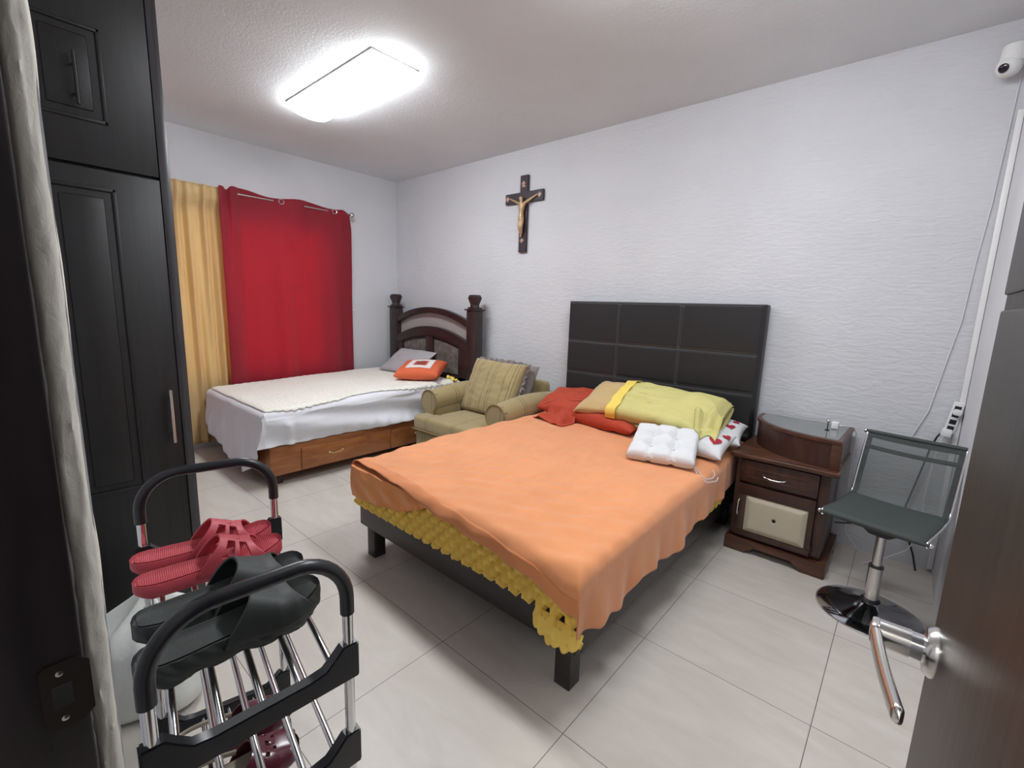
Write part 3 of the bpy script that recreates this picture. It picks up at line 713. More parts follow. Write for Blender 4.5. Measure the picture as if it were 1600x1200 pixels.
def figure(chains, name, m, parent, sub=2):
    me = bpy.data.meshes.new(name); V = []; E = []; Rr = []
    idx = {}
    for ch in chains:
        prev = None
        for (key, co, r) in ch:
            if key not in idx:
                idx[key] = len(V); V.append(Vector(co)); Rr.append(r)
            if prev is not None: E.append((prev, idx[key]))
            prev = idx[key]
    inv = WM[parent].inverted(); me.from_pydata([inv @ v for v in V], E, []); me.update()
    o = bpy.data.objects.new(name, me); link(o); o.parent = parent; me.materials.append(m)
    s = o.modifiers.new('skin', 'SKIN'); s.use_smooth_shade = True
    for i, sv in enumerate(me.skin_vertices[0].data): sv.radius = (Rr[i], Rr[i]); sv.use_root = (i == 0)
    q = o.modifiers.new('sub', 'SUBSURF'); q.levels = sub; q.render_levels = sub
    return o
yf = -0.052
figure([[('pel', (1.986, yf, 2.165), 0.025), ('waist', (1.984, yf, 2.20), 0.021), ('chest', (1.988, yf, 2.255), 0.030), ('neck', (1.988, yf, 2.292), 0.013), ('head', (1.982, yf-0.006, 2.325), 0.024), ('crown', (1.980, yf-0.004, 2.342), 0.018)],
        [('chest', 0, 0), ('shL', (1.955, yf+0.004, 2.285), 0.014), ('elL', (1.89, yf+0.012, 2.315), 0.011), ('haL', (1.822, yf+0.018, 2.345), 0.006)],
        [('chest', 0, 0), ('shR', (2.020, yf+0.004, 2.285), 0.014), ('elR', (2.085, yf+0.012, 2.315), 0.011), ('haR', (2.152, yf+0.018, 2.345), 0.006)],
        [('pel', 0, 0), ('hipL', (1.976, yf-0.002, 2.14), 0.021), ('knL', (1.978, yf-0.016, 2.075), 0.016), ('anL', (1.986, yf+0.004, 2.01), 0.007), ('toL', (1.986, yf-0.008, 1.99), 0.007)],
        [('pel', 0, 0), ('hipR', (1.997, yf-0.002, 2.14), 0.021), ('knR', (2.000, yf-0.016, 2.078), 0.016), ('anR', (1.992, yf+0.006, 2.015), 0.007)]],
       'corpus_figure', M['corpus'], t)
w = B(); w.lathe([(0.021, 0.0), (0.026, 0.012), (0.024, 0.03), (0.018, 0.04)], (1.986, yf, 2.135), 16); w.make('loincloth', M['corpus'], t)

# ------------------------------------------------------------------ security camera and its cable
t = thing('security_camera', 'small white dome security camera high on the wall at the right', 'camera', (4.935, -0.06, 2.46))
w = B(); w.lathe([(0.0, 0), (0.042, 0), (0.045, 0.006), (0.040, 0.04), (0.0, 0.045)], (4.945, -0.001, 2.575), 28, Matrix.Rotation(PI/2, 4, 'X')); w.make('base', M['white'], t)
w = B(); w.lathe([(0.0, 0.075), (0.022, 0.075), (0.043, 0.062), (0.046, 0.02), (0.046, -0.012), (0.0, -0.012)], (4.945, -0.062, 2.56), 32); w.make('body', M['white'], t)
w = B(); w.ball((4.935, -0.068, 2.535), 0.046, 32); w.make('ball_head', M['white'], t)
dv = Vector((-0.45, -0.85, -0.35)).normalized(); rot = Vector((0, 0, 1)).rotation_difference(dv).to_matrix().to_4x4()
w = B(); w.lathe([(0.0, 0), (0.019, 0), (0.019, 0.0465), (0.014, 0.050), (0.0, 0.050)], (4.935, -0.068, 2.535), 28, rot); w.make('lens', M['lens'], t)
pts = [(4.985, 2.50), (4.982, 2.394), (4.977, 2.169), (4.971, 1.93), (4.955, 1.656), (4.946, 1.375), (4.915, 1.13), (4.886, 0.886), (4.84, 0.74)]
w = B(); w.tube([(x, -0.004, z) for x, z in pts], 0.0035, 8)
w.make('cable', M['wallW'], tag=('thin white cable running down the wall from the security camera', 'cable'))

# ------------------------------------------------------------------ power strip in the corner, adapters and cords
t = thing('power_strip', 'white power strip with plugs in the corner behind the stool', 'power strip', (4.985, -0.03, 0.80))
mxp = place((4.986, -0.026, 0.87), 0, 0, 0.13)
w = B(); w.box(-0.022, 0.022, -0.016, 0.016, -0.085, 0.085, 0.005); w.make('housing', M['white'], t, mx=mxp)
w = B()
for z in (-0.055, -0.02, 0.018, 0.053): w.box(-0.013, 0.013, -0.0175, -0.0155, z-0.012, z+0.012, 0.0)
w.make('socket', M['black'], t, mx=mxp)
w = B(); w.box(-0.03, 0.012, -0.05, -0.016, -0.10, -0.06, 0.006); w.make('plug', M['white'], t, mx=mxp)
w = B(); w.box(-0.012, 0.02, -0.045, -0.016, 0.02, 0.05, 0.005); w.make('plug', M['white'], t, mx=mxp)
w = B(); w.tube([(4.975, -0.05, 0.80), (4.955, -0.05, 0.80), (4.935, -0.045, 0.76), (4.918, -0.04, 0.69), (4.905, -0.035, 0.60), (4.885, -0.03, 0.47), (4.864, -0.03, 0.34), (4.885, -0.03, 0.2), (4.93, -0.04, 0.08), (4.95, -0.08, 0.008)], 0.0045, 8)
w.make('power_cord', M['black'], t, label='black power cord looping down the wall')
w = B(); w.tube([(4.975, -0.045, 0.80), (4.955, -0.04, 0.74), (4.94, -0.04, 0.64), (4.93, -0.04, 0.4), (4.95, -0.04, 0.22), (4.90, -0.06, 0.10), (4.80, -0.12, 0.03), (4.72, -0.20, 0.006)], 0.003, 8)
w.make('extension_lead', M['white'], t, label='thin white lead hanging to the floor')
w = B(); w.box(4.995, 5.018, -0.03, -0.012, 0.02, 2.35, 0.002)
w.make('cable_duct', M['white'], tag=('white cable duct running up the corner beside the open door', 'cable duct'))

# ------------------------------------------------------------------ nightstand
t = thing('nightstand', 'brown wooden nightstand with curved upper shelf and cream door panel', 'nightstand', (4.33, -0.3, 0))
NX0, NX1, NYF, NYB = 4.10, 4.552, -0.52, -0.05
w = B(); w.box(NX0, NX1, NYF+0.018, NYB, 0.075, 0.562, 0.003)
w.box(NX0+0.003, NX0+0.028, NYF, NYF+0.018, 0.10, 0.56, 0.003); w.box(NX1-0.045, NX1, NYF, NYF+0.018, 0.10, 0.56, 0.003)
w.make('body', M['walnutdk'], t)
w = B(); w.box(4.07, 4.588, -0.553, NYB+0.01, 0.562, 0.587, 0.006, 3); w.make('top', M['walnut'], t)
w = B(); w.box(NX0+0.022, NX1-0.047, NYF-0.012, NYF+0.016, 0.425, 0.552, 0.005)
dr = w.make('drawer', M['walnutdk'], t)
w = B()
for z in (0.455, 0.505): w.box(4.165, 4.455, NYF-0.0145, NYF-0.010, z, z+0.006, 0.0015)
w.make('groove_bead', M['walnut'], dr)
w = B(); w.tube([(4.245, NYF-0.012, 0.487), (4.25, NYF-0.03, 0.480), (4.285, NYF-0.036, 0.474), (4.32, NYF-0.036, 0.474), (4.352, NYF-0.03, 0.480), (4.358, NYF-0.012, 0.487)], 0.0042, 10); w.make('handle', M['chrome'], dr)
w = B()
dz0, dz1, da, db = 0.095, 0.408, NX0+0.022, NX1-0.047
for (a, b, c, e) in ((da, db, dz0, 0.128), (da, db, 0.345, dz1), (da, 4.170, 0.128, 0.345), (4.478, db, 0.128, 0.345)): w.box(a, b, NYF-0.010, NYF+0.010, c, e, 0.003)
w.box(4.165, 4.48, NYF-0.002, NYF+0.009, 0.125, 0.35)
dd = w.make('door', M['walnutdk'], t)
w = B()
def cushp(u, v):
    x = 4.171+0.306*u; z = 0.129+0.215*v; e = min(u, 1-u)*0.306; e2 = min(v, 1-v)*0.215; d = min(e, e2)
    h = 0.012*sm(-0.002, 0.03, d); r = math.hypot(x-4.324, z-0.237)
    return (x, NYF-0.004-h+0.006*math.exp(-(r/0.012)**2), z)
w.grid(cushp, 50, 40); cp = w.make('door_panel', M['cream'], dd, smooth=70, solid=0.004, soff=-1, label='cream padded panel')
w = B(); w.lathe([(0.0, 0), (0.010, 0), (0.010, 0.003), (0.0, 0.003)], (4.324, NYF-0.0105, 0.237), 20, Matrix.Rotation(PI/2, 4, 'X')); w.make('knob_hole', M['darkhole'], dd)
w = B(); w.tube([(4.140, NYF-0.010, 0.315), (4.138, NYF-0.026, 0.308), (4.137, NYF-0.032, 0.275), (4.137, NYF-0.032, 0.255), (4.138, NYF-0.026, 0.225), (4.140, NYF-0.010, 0.218)], 0.0042, 10); w.make('handle', M['chrome'], dd)
for z in (0.14, 0.36):
    w = B(); w.tube([(db+0.004, NYF-0.006, z-0.02), (db+0.004, NYF-0.006, z+0.02)], 0.005, 10); w.make('hinge', M['bronze'], dd)
# scalloped plinth with bracket feet
fx0, fx1 = 4.085, 4.585
sc = [(fx0, 0), (fx0+0.115, 0), (fx0+0.125, 0.018), (fx0+0.145, 0.024), (fx0+0.155, 0.042), (fx1-0.155, 0.042), (fx1-0.145, 0.024), (fx1-0.125, 0.018), (fx1-0.115, 0), (fx1, 0), (fx1, 0.078), (fx0, 0.078)]
w = B(); w.prism(sc, -0.545, -0.525, axis=1, bev=0.003)
scy = [(-0.525, 0), (-0.42, 0), (-0.40, 0.03), (-0.19, 0.03), (-0.17, 0), (-0.06, 0), (-0.06, 0.078), (-0.525, 0.078)]
w.prism(scy, fx0, fx0+0.018, axis=0, bev=0.002); w.prism(scy, fx1-0.018, fx1, axis=0, bev=0.002)
w.box(fx0+0.018, fx1-0.018, -0.525, -0.06, 0.055, 0.0775)
w.make('plinth', M['walnut'], t)
# curved upper shelf
outline = [(4.100, -0.045)] + [(4.100, -0.12)] + [(4.100 + 0.455*(1-math.cos(a)), -0.12 - 0.385*math.sin(a)) for a in [PI/2*k/18 for k in range(1, 17)]] + [(4.545, -0.508), (4.572, -0.508), (4.588, -0.045)]
def shrink(o, d): 
    c = Vector((4.37, -0.24)); return [tuple(c + (Vector(p)-c)*(1-d)) for p in o]
w = B(); w.prism(outline, 0.722, 0.742, axis=2, bev=0.003)
up = w.make('shelf_top', M['walnut'], t)
w = B(); w.prism(shrink(outline, 0.10), 0.7405, 0.7445, axis=2, bev=0.001); w.make('glass_inset', M['smoked'], up, label='smoked glass inset')
w = B(); w.prism(shrink(outline, 0.035), 0.587, 0.722, axis=2); w.make('shelf_riser', M['walnutdk'], t)
w = B(); w.box(4.530, 4.578, -0.510, -0.465, 0.587, 0.722, 0.003); w.make('corner_post', M['walnut'], t)
# phone charger and knob on it
t2 = thing('phone_charger', 'white phone charger block lying on the nightstand glass top', 'charger', (4.505, -0.2, 0.7455))
w = B(); w.box(4.488, 4.522, -0.215, -0.175, 0.7455, 0.785, 0.005); w.make('adapter', M['white'], t2)
w = B(); w.tube([(4.522, -0.195, 0.766), (4.535, -0.19, 0.766)], 0.005, 8); w.tube([(4.535, -0.19, 0.766), (4.56, -0.17, 0.765), (4.585, -0.13, 0.757), (4.60, -0.09, 0.72), (4.60, -0.06, 0.6), (4.60, -0.04, 0.4), (4.62, -0.03, 0.1), (4.70, -0.05, 0.006)], 0.0022, 8); w.make('cable', M['white'], t2)
t2 = thing('picture_stand', 'tiny round-headed metal stand beside the phone charger', 'ornament', (4.478, -0.27, 0.7455))
w = B(); w.lathe([(0.0, 0.0), (0.012, 0.0), (0.011, 0.003), (0.0025, 0.006), (0.0025, 0.045), (0.0, 0.045)], (4.478, -0.27, 0.7455), 16); w.make('stem', M['bronze'], t2)
w = B(); w.ball((4.478, -0.27, 0.7975), 0.0105, 16); w.make('head', M['chrome'], t2)

# ------------------------------------------------------------------ bar stool chair
t = thing('swivel_stool', 'grey mesh swivel stool with chrome disc base beside the open door', 'stool', (4.783, -0.708, 0), -0.215)
w = B(); w.lathe([(0.0, 0.0), (0.205, 0.0), (0.207, 0.006), (0.200, 0.011), (0.15, 0.022), (0.09, 0.040), (0.05, 0.058), (0.034, 0.068), (0.0, 0.068)], seg=64); w.make('base', M['darkchrome'], t, local=True)
w = B(); w.tube([(0.203*math.cos(a), 0.203*math.sin(a), 0.006) for a in [2*PI*k/64 for k in range(64)]], 0.0045, 8, closed=True); w.make('base_rim', M['chrome'], t, local=True)
w = B(); w.lathe([(0.0, 0.06), (0.038, 0.06), (0.038, 0.072), (0.031, 0.078), (0.0, 0.078)], seg=32); w.make('base_collar', M['black'], t, local=True)
w = B(); w.lathe([(0.0, 0.07), (0.028, 0.07), (0.028, 0.235), (0.0, 0.235)], seg=32); w.make('column', M['steel'], t, local=True)
w = B(); w.lathe([(0.0, 0.235), (0.029, 0.235), (0.029, 0.243), (0.0, 0.243)], seg=24); w.make('column_ring', M['black'], t, local=True)
w = B(); w.lathe([(0.0, 0.24), (0.019, 0.24), (0.019, 0.40), (0.0, 0.40)], seg=24); w.make('piston', M['steel'], t, local=True)
w = B(); w.lathe([(0.0, 0.39), (0.03, 0.39), (0.032, 0.42), (0.0, 0.425)], seg=24)
w.prism([(-0.13, -0.055), (0.13, -0.055), (0.13, 0.055), (-0.13, 0.055)], 0.468, 0.484); w.prism([(-0.035, 0.40), (0.035, 0.40), (0.13, 0.470), (-0.13, 0.470)], -0.05, 0.05, axis=1)
w.make('swivel_plate', M['black'], t, local=True)
w = B(); w.tube([(-0.02, 0.0, 0.43), (-0.10, 0.03, 0.40), (-0.17, 0.06, 0.365), (-0.205, 0.075, 0.35)], 0.0045, 8); w.make('height_lever', M['black'], t, local=True)
prof = [(-0.188, 0.478), (-0.198, 0.490), (-0.191, 0.504), (-0.17, 0.506), (-0.10, 0.500), (0.0, 0.496), (0.10, 0.496), (0.155, 0.502), (0.180, 0.522), (0.195, 0.57), (0.213, 0.63), (0.240, 0.71), (0.270, 0.79), (0.282, 0.812), (0.290, 0.802)]
def smoothp(P, it=2):
    for _ in range(it):
        Q = [P[0]]
        for a, b in zip(P, P[1:]): Q += [(a[0]*.75+b[0]*.25, a[1]*.75+b[1]*.25), (a[0]*.25+b[0]*.75, a[1]*.25+b[1]*.75)]
        P = Q+[P[-1]]
    return P
PF = smoothp(prof)
SW = 0.184
iseat = [p for p in PF if p[0] < 0.16 and p[1] < 0.53]; iback = PF[len(iseat)-1:]
def sling(P):
    n = len(P)
    def fn(u, v): q = P[min(n-1, int(round(u*(n-1))))]; return (-SW+2*SW*v, q[0]-0.0*v, q[1]-0.006*math.sin(PI*v))
    b = B(); b.grid(fn, n, 14); return b
sling(iseat).make('seat', M['meshblk'], t, local=True, smooth=60, solid=0.003)
sling(iback).make('backrest', M['mesh_see'], t, local=True, smooth=60)
for band, nm in (((0.780, 0.808), 'top_band'), ((0.722, 0.742), 'back_band')):
    P = [p for p in iback if band[0]-0.004 <= p[1] <= band[1]+0.004 and p[0] < 0.286]
    b = B(); n = len(P)
    if n < 3:
        P = [(0.2445, 0.722), (0.2515, 0.742)]; n = 2
    b.grid(lambda u, v, P=P, n=n: (-SW+2*SW*v, P[min(n-1, int(round(u*(n-1))))][0]+0.002, P[min(n-1, int(round(u*(n-1))))][1]-0.006*math.sin(PI*v)), n, 14)
    b.make(nm, M['meshblk'], t, local=True, smooth=60, solid=0.002)
for s in (-1, 1):
    b = B(); b.tube([(s*SW, p[0], p[1]-0.004) for p in PF], 0.0050, 10); b.make('side_rail', M['chrome'], t, local=True)
    b = B(); b.grid(lambda u, v, s=s: (s*(SW-0.002-0.022*v), iback[min(len(iback)-1, int(round(u*(len(iback)-1))))][0]+0.003, iback[min(len(iback)-1, int(round(u*(len(iback)-1))))][1]), len(iback), 3)
    b.make('edge_band', M['meshblk'], t, local=True, smooth=60, solid=0.0015)
for (q, zz) in ((-0.192, 0.488), (0.281, 0.802)):
    b = B(); b.tube([(-SW-0.008, q, zz), (SW+0.008, q, zz)], 0.010, 12); b.make('cross_tube', M['meshblk'] if q < 0 else M['meshblk'], t, local=True)
    for s in (-1, 1):
        b = B(); b.ball((s*(SW+0.010), q, zz), 0.010, 12); b.make('end_cap', M['chrome'], t, local=True)

# ------------------------------------------------------------------ armchair
AX0, AX1, AYF, AYB = 1.615, 2.590, -0.86, -0.12
t = thing('armchair', 'olive striped armchair with rolled arms between the two beds', 'armchair', (2.1, -0.5, 0))
w = B(); w.box(AX0+0.04, AX1-0.04, AYF+0.02, AYB, 0.02, 0.30, 0.02, 3)
w.box(AX0+0.04, AX1-0.04, AYF-0.115, AYF+0.06, 0.025, 0.30, 0.025, 3); w.make('base', M['olivefront'], t)
w = B(); w.box(AX0+0.03, AX1-0.03, AYF-0.135, AYF+0.05, 0.30, 0.435, 0.035, 4); w.box(AX0+0.20, AX1-0.20, AYF+0.0, -0.28, 0.30, 0.445, 0.03, 4); w.make('seat_cushion', M['olive'], t, smooth=60)
for xc, s in ((1.715, -1), (2.500, 1)):
    def arm(u, v, xc=xc, s=s):
        y = AYF + (AYB-AYF)*u; a = 2*PI*v; r = 0.098*(1+0.03*math.sin(y*9)) ; z0 = 0.545+0.035*math.sin(u*PI*0.8)
        return (xc+r*math.cos(a)*1.02, y, z0+r*math.sin(a)*0.98)
    w = B(); w.grid(arm, 30, 33); w.box(xc-0.07, xc+0.07, AYF+0.012, AYB, 0.06, 0.55, 0.01)
    ar = w.make('arm', M['olivearm'], t, smooth=60)
    pts = [(xc+0.098*math.cos(a)*1.02, AYF-0.004, 0.545+0.098*math.sin(a)*0.98) for a in [-0.9+(2*PI-1.37)*k/28 for k in range(29)]]
    pts = [(xc+0.066, AYF-0.002, 0.31)] + pts + [(xc-0.066, AYF-0.002, 0.31)]
    w = B(); w.prism([(p[0], p[2]) for p in pts], AYF-0.012, AYF+0.03, axis=1, bev=0.006); w.make('arm_front', M['olivefront'], t, smooth=50)
    w = B(); w.tube([(p[0], p[1]-0.008, p[2]) for p in pts], 0.006, 8); w.make('piping', M['piping'], ar)
w = B(); w.box(AX0+0.12, AX1-0.17, -0.185, -0.055, 0.25, 0.735, 0.05, 4); w.make('back', M['olive'], t, smooth=60)
w = B(); w.tube([(AX0+0.035, AYF-0.137, 0.318), (AX1-0.035, AYF-0.137, 0.318)], 0.006, 8); w.make('seat_piping', M['piping'], t)
mxc = place((2.075, -0.465, 0.668), -0.03, 1.13, 0.02)
cu = pil('throw_cushion', ('olive striped throw cushion with grey fringe leaning in the armchair', 'cushion'), M['olivecush'], 0.60, 0.50, 0.15, mxc, seed=11, rough=0.012, pinch=0.04, power=0.36)
def fr(u, v):
    a = 4*u; k = int(min(3, a)); f = a-k; W2, D2 = 0.292, 0.243
    c = [(-W2, -D2), (W2, -D2), (W2, D2), (-W2, D2), (-W2, -D2)]; x = c[k][0]+(c[k+1][0]-c[k][0])*f; y = c[k][1]+(c[k+1][1]-c[k][1])*f
    L = Vector((x, y)).normalized(); ext = 0.03*v
    return (x+L.x*ext+0.006*math.sin(u*400)*v, y+L.y*ext+0.006*math.cos(u*371)*v, -0.014+0.02*math.sin(u*233)*v-0.01*v)
b = B(); b.grid(fr, 360, 4); b.make('fringe', M['fringe'], cu, local=True, smooth=60, solid=0.004)
pil('throw_cushion', ('grey patterned cushion tucked behind the olive striped one on the armchair', 'cushion'), M['fringe'], 0.58, 0.44, 0.09, place((2.125, -0.325, 0.672), -0.03, 1.13), seed=12, rough=0.01, pinch=0.05)

# ------------------------------------------------------------------ single bed
SX1 = 1.40
t = thing('single_bed', 'honey wood bed with drawers and dark carved headboard below the window', 'bed', (0.75, -1.05, 0))
w = B(); w.box(0.18, SX1, -2.065, -0.24, 0.085, 0.305, 0.004); w.make('bed_base', M['honey'], t)
for (x, y) in ((1.30, -2.0), (0.28, -2.0), (1.30, -0.35), (0.28, -0.35)):
    w = B(); w.box(x-0.04, x+0.04, y-0.04, y+0.04, 0, 0.09, 0.004); w.make('foot', M['mahog'], t)
for (a, b_) in ((-1.843, -1.300), (-1.055, -0.42)):
    w = B(); w.box(SX1-0.005, SX1+0.016, a, b_, 0.092, 0.262, 0.006); dr = w.make('drawer', M['honey'], t)
    yc = (a+b_)/2 if b_ < -1 else -0.74
    w = B(); w.tube([(SX1+0.016, yc-0.055, 0.185), (SX1+0.032, yc-0.045, 0.182), (SX1+0.034, yc-0.02, 0.178), (SX1+0.034, yc+0.02, 0.180), (SX1+0.032, yc+0.045, 0.186), (SX1+0.016, yc+0.055, 0.188)], [0.006, 0.006, 0.004, 0.004, 0.006, 0.006], 8)
    for y in (yc-0.055, yc+0.055): w.ball((SX1+0.018, y, 0.186), 0.010, 12)
    w.make('handle', M['brass'], dr)
# headboard
YB0, YB1 = -0.20, -0.10
hd = thing('tmp', 'x', 'y'); bpy.data.objects.remove(hd)
def zarch(x, zc, ze): q = (x-0.84)/0.62; return ze+(zc-ze)*(1-q*q)
def arch_strip(x0, x1, c0, e0, c1, e1, n=30):
    up_ = [(x0+(x1-x0)*k/n, zarch(x0+(x1-x0)*k/n, c1, e1)) for k in range(n+1)]
    lo_ = [(x0+(x1-x0)*k/n, zarch(x0+(x1-x0)*k/n, c0, e0)) for k in range(n+1)]
    return up_ + lo_[::-1]
w = B(); w.prism(arch_strip(0.235, 1.45, 0.62, 0.62, 1.085, 0.945), -0.165, -0.135, axis=1)
hb2 = w.make('headboard', M['mahogv'], t)
w = B(); w.prism(arch_strip(0.235, 1.45, 1.278, 1.135, 1.338, 1.205), -0.185, -0.125, axis=1, bev=0.006); w.make('top_arch', M['mahog'], hb2)
w = B(); w.prism(arch_strip(0.235, 1.45, 1.03, 0.89, 1.135, 0.985), -0.19, -0.12, axis=1, bev=0.006); w.make('lower_arch', M['mahog'], hb2)
w = B(); w.prism(arch_strip(0.235, 1.45, 1.10, 0.96, 1.29, 1.15), -0.130, -0.118, axis=1); w.make('arch_infill', M['taupeg'], hb2, label='pale taupe strip between the arches')
for (a, b_) in ((0.235, 0.36), (0.79, 0.90), (1.32, 1.45)):
    w = B(); w.box(a, b_, -0.182, -0.125, 0.40, 0.965 if a != 0.79 else 1.06, 0.004); w.make('stile', M['mahogv'], hb2)
for (a, b_) in ((0.36, 0.79), (0.90, 1.32)):
    w = B(); zl = zarch(a+0.03, 1.00, 0.86); zr = zarch(b_-0.03, 1.00, 0.86)
    w.prism([(a+0.02, 0.66), (b_-0.02, 0.66), (b_-0.02, zr), ((a+b_)/2, zarch((a+b_)/2, 1.0, 0.86)), (a+0.02, zl)], -0.174, -0.158, axis=1, bev=0.004)
    w.make('upholstered_panel', M['taupe'], hb2, label='taupe damask panel')
w = B(); w.box(0.235, 1.45, -0.182, -0.125, 0.40, 0.64, 0.004); w.make('bottom_rail', M['mahog'], hb2)
for xc in (0.197, 1.512):
    w = B(); w.box(xc-0.070, xc+0.070, YB0, YB1, 0.0, 1.325, 0.012, 2)
    po = w.make('post', M['mahogv'], hb2)
    w = B(); w.box(xc-0.084, xc+0.084, YB0-0.013, YB1+0.013, 1.32, 1.335, 0.004); w.box(xc-0.06, xc+0.06, YB0+0.008, YB1-0.008, 1.333, 1.352, 0.004); w.make('cap', M['mahog'], po)
    w = B(); w.lathe([(0.0, 1.35), (0.050, 1.35), (0.046, 1.372), (0.050, 1.385), (0.070, 1.432), (0.072, 1.448), (0.056, 1.470), (0.0, 1.474)], (xc, -0.15, 0), 8, ang0=PI/8); w.make('finial', M['mahog'], po, smooth=20)

w = B(); w.box(0.19, 1.35, -2.02, -0.21, 0.315, 0.540, 0.04, 4)
w.make('mattress', M['mattress'], tag=('mattress under the white sheet on the bed by the window', 'mattress'))
# white sheet: top, long side hanging, foot hanging low
def ztop2(x, y): return 0.572 + 0.045*sm(-2.1, -0.5, y) + 0.008*nz(x, y, 2, 3)
SXR, SYF = 1.412, -2.105
SL2 = [(-2.15, 0.312), (-1.95, 0.314), (-1.85, 0.310), (-1.3, 0.312), (-1.0, 0.325), (-0.7, 0.312), (-0.2, 0.32)]
FL2 = [(0.1, 0.34), (0.25, 0.28), (0.5, 0.19), (0.7, 0.15), (0.95, 0.115), (1.15, 0.10), (1.30, 0.17), (1.42, 0.30)]
def sheet(u, v):
    r = 0.055; x0 = 0.165
    xlen = SXR-r-x0; 
    ylen = -0.22-(SYF+r)
    a = u*1.0; 
    xg = x0+(SXR-x0)*min(1, u/0.75)
    fdrop = (0.60 - interp(FL2, xg)); s = v/0.80*ylen if v < 0.80 else ylen+(v-0.80)/0.20*(fdrop+r*(PI/2-1))
    oy, dy = bend(s-ylen, r); y = SYF+r-oy
    sdrop = ztop2(SXR, y)-interp(SL2, y)
    d = u/0.75*xlen if u < 0.75 else xlen+(u-0.75)/0.25*(sdrop+r*(PI/2-1))
    ox, dx = bend(d-xlen, r); x = SXR-r+ox
    dd = max(dx, dy) if (dx > 0.06 and dy > 0.06) else (dx**3+dy**3)**(1/3) if (dx > 0 and dy > 0) else dx+dy
    z = ztop2(x, y)-dd
    if dx > 0.05: x += 0.018*math.sin(y*5+z*22)*sm(0.05, 0.12, dx) + 0.022*math.exp(-((y+1.93+0.15*(z-0.4))/0.025)**2)*sm(0.05, 0.12, dx) + 0.010*math.sin(y*8+z*10)+0.010*math.sin(z*32+y*3.0)*sm(0.05, 0.2, dx) + 0.012*sm(0.1, 0.3, dx) + 0.007*math.sin(y*48)*sm(0.2, 0.28, dx)
    if dy > 0.05: y -= 0.030*sm(0.05, 0.3, dy) + 0.016*math.sin(x*17+1+z*5)*sm(0.05, 0.3, dy) + 0.008*math.sin(x*41)*sm(0.1, 0.3, dy)
    if dx > 0.02 and dy > 0.02: x += 0.02*math.sin(z*20)
    return (x, y, z)
w = B(); w.grid(sheet, 150, 150); w.make('bed_sheet', M['sheet'], smooth=80, tag=('white sheet hanging over the side and foot of the bed by the window', 'bed sheet'), solid=0.002)
def qd(d): return 0.055-math.sqrt(0.055**2-min(0.054, max(0, d))**2)
def quilt(u, v):
    y = -2.075+1.755*v + 0.0; xr = interp([(-2.05, 1.385), (-1.9, 1.40), (-1.5, 1.385), (-1.35, 1.33), (-1.1, 1.37), (-0.8, 1.405), (-0.3, 1.41)], y)
    x = 0.20+(xr-0.20)*u + 0.004*math.sin(y*110)*u
    e = min(1, (1-u)*(xr-0.2)/0.04)
    z = ztop2(min(x, 1.36), y) + 0.006*math.sqrt(e) + 0.003*egg(x*0.9, y*0.9) + 0.006 - qd(x-1.357) - qd(-2.05-y)
    e2 = min(1, v*1.7/0.04); z -= 0.014*(1-math.sqrt(e2))
    return (x, y, z)
w = B(); w.grid(quilt, 110, 150); w.make('quilt', M['quilt'], smooth=80, tag=('cream quilted topper spread on the bed by the window', 'quilt'), solid=0.006, soff=1)
w = B()
for k in range(7): w.ball((1.30+0.018*k, -0.30-0.016*math.sin(k*1.7), 0.655-0.004*k), 0.018, 12, (1, 1, 0.8))
w.make('ruffle', M['yellow'], tag=('little yellow ruffled cloth at the head corner of the bed by the window', 'cloth'), smooth=60)
pil('pillow', ('flat grey pillow propped against the dark carved headboard', 'pillow'), M['greypil'], 0.62, 0.38, 0.10, place((0.67, -0.34, 0.750), 0.03, 0.62), seed=21, rough=0.012)
oc = pil('throw_cushion', ('square orange cushion with white square applique on the bed by the window', 'cushion'), M['cushor'], 0.44, 0.42, 0.13, place((1.13, -0.50, 0.725), 0.62, 0.20, -0.02), seed=22, rough=0.006, pinch=0.04, power=0.30)
def zc(x, y, W=0.44, D=0.42, H=0.13, seed=22):
    a, c = 2*x/W, 2*y/D; h = (max(0, 1-abs(a)**2.6)*max(0, 1-abs(c)**2.6))**0.30; k = min(1, h*1.5)
    return H/2*h + k*0.006*nz(x+seed*3.1, y, 2+seed, 7) + k*0.003*nz(x+seed, y*1.5, 1, 16)
for r0, r1, mm, nm in ((0.068, 0.125, 'cushwh', 'square_applique'), (0.0, 0.050, 'cushbr', 'centre_applique')):
    b = B()
    def ap(u, v, r0=r0, r1=r1):
        a = 4*u; k = int(min(3.999, a)); f = a-k; c = [(-1, -1), (1, -1), (1, 1), (-1, 1), (-1, -1)]
        q = r0+(r1-r0)*v; x = (c[k][0]+(c[k+1][0]-c[k][0])*f)*q; y = (c[k][1]+(c[k+1][1]-c[k][1])*f)*q
        return (x, y, zc(x, y)+0.002)
    b.grid(ap, 81, 8); b.make(nm, M[mm], oc, local=True, smooth=70, solid=0.001)

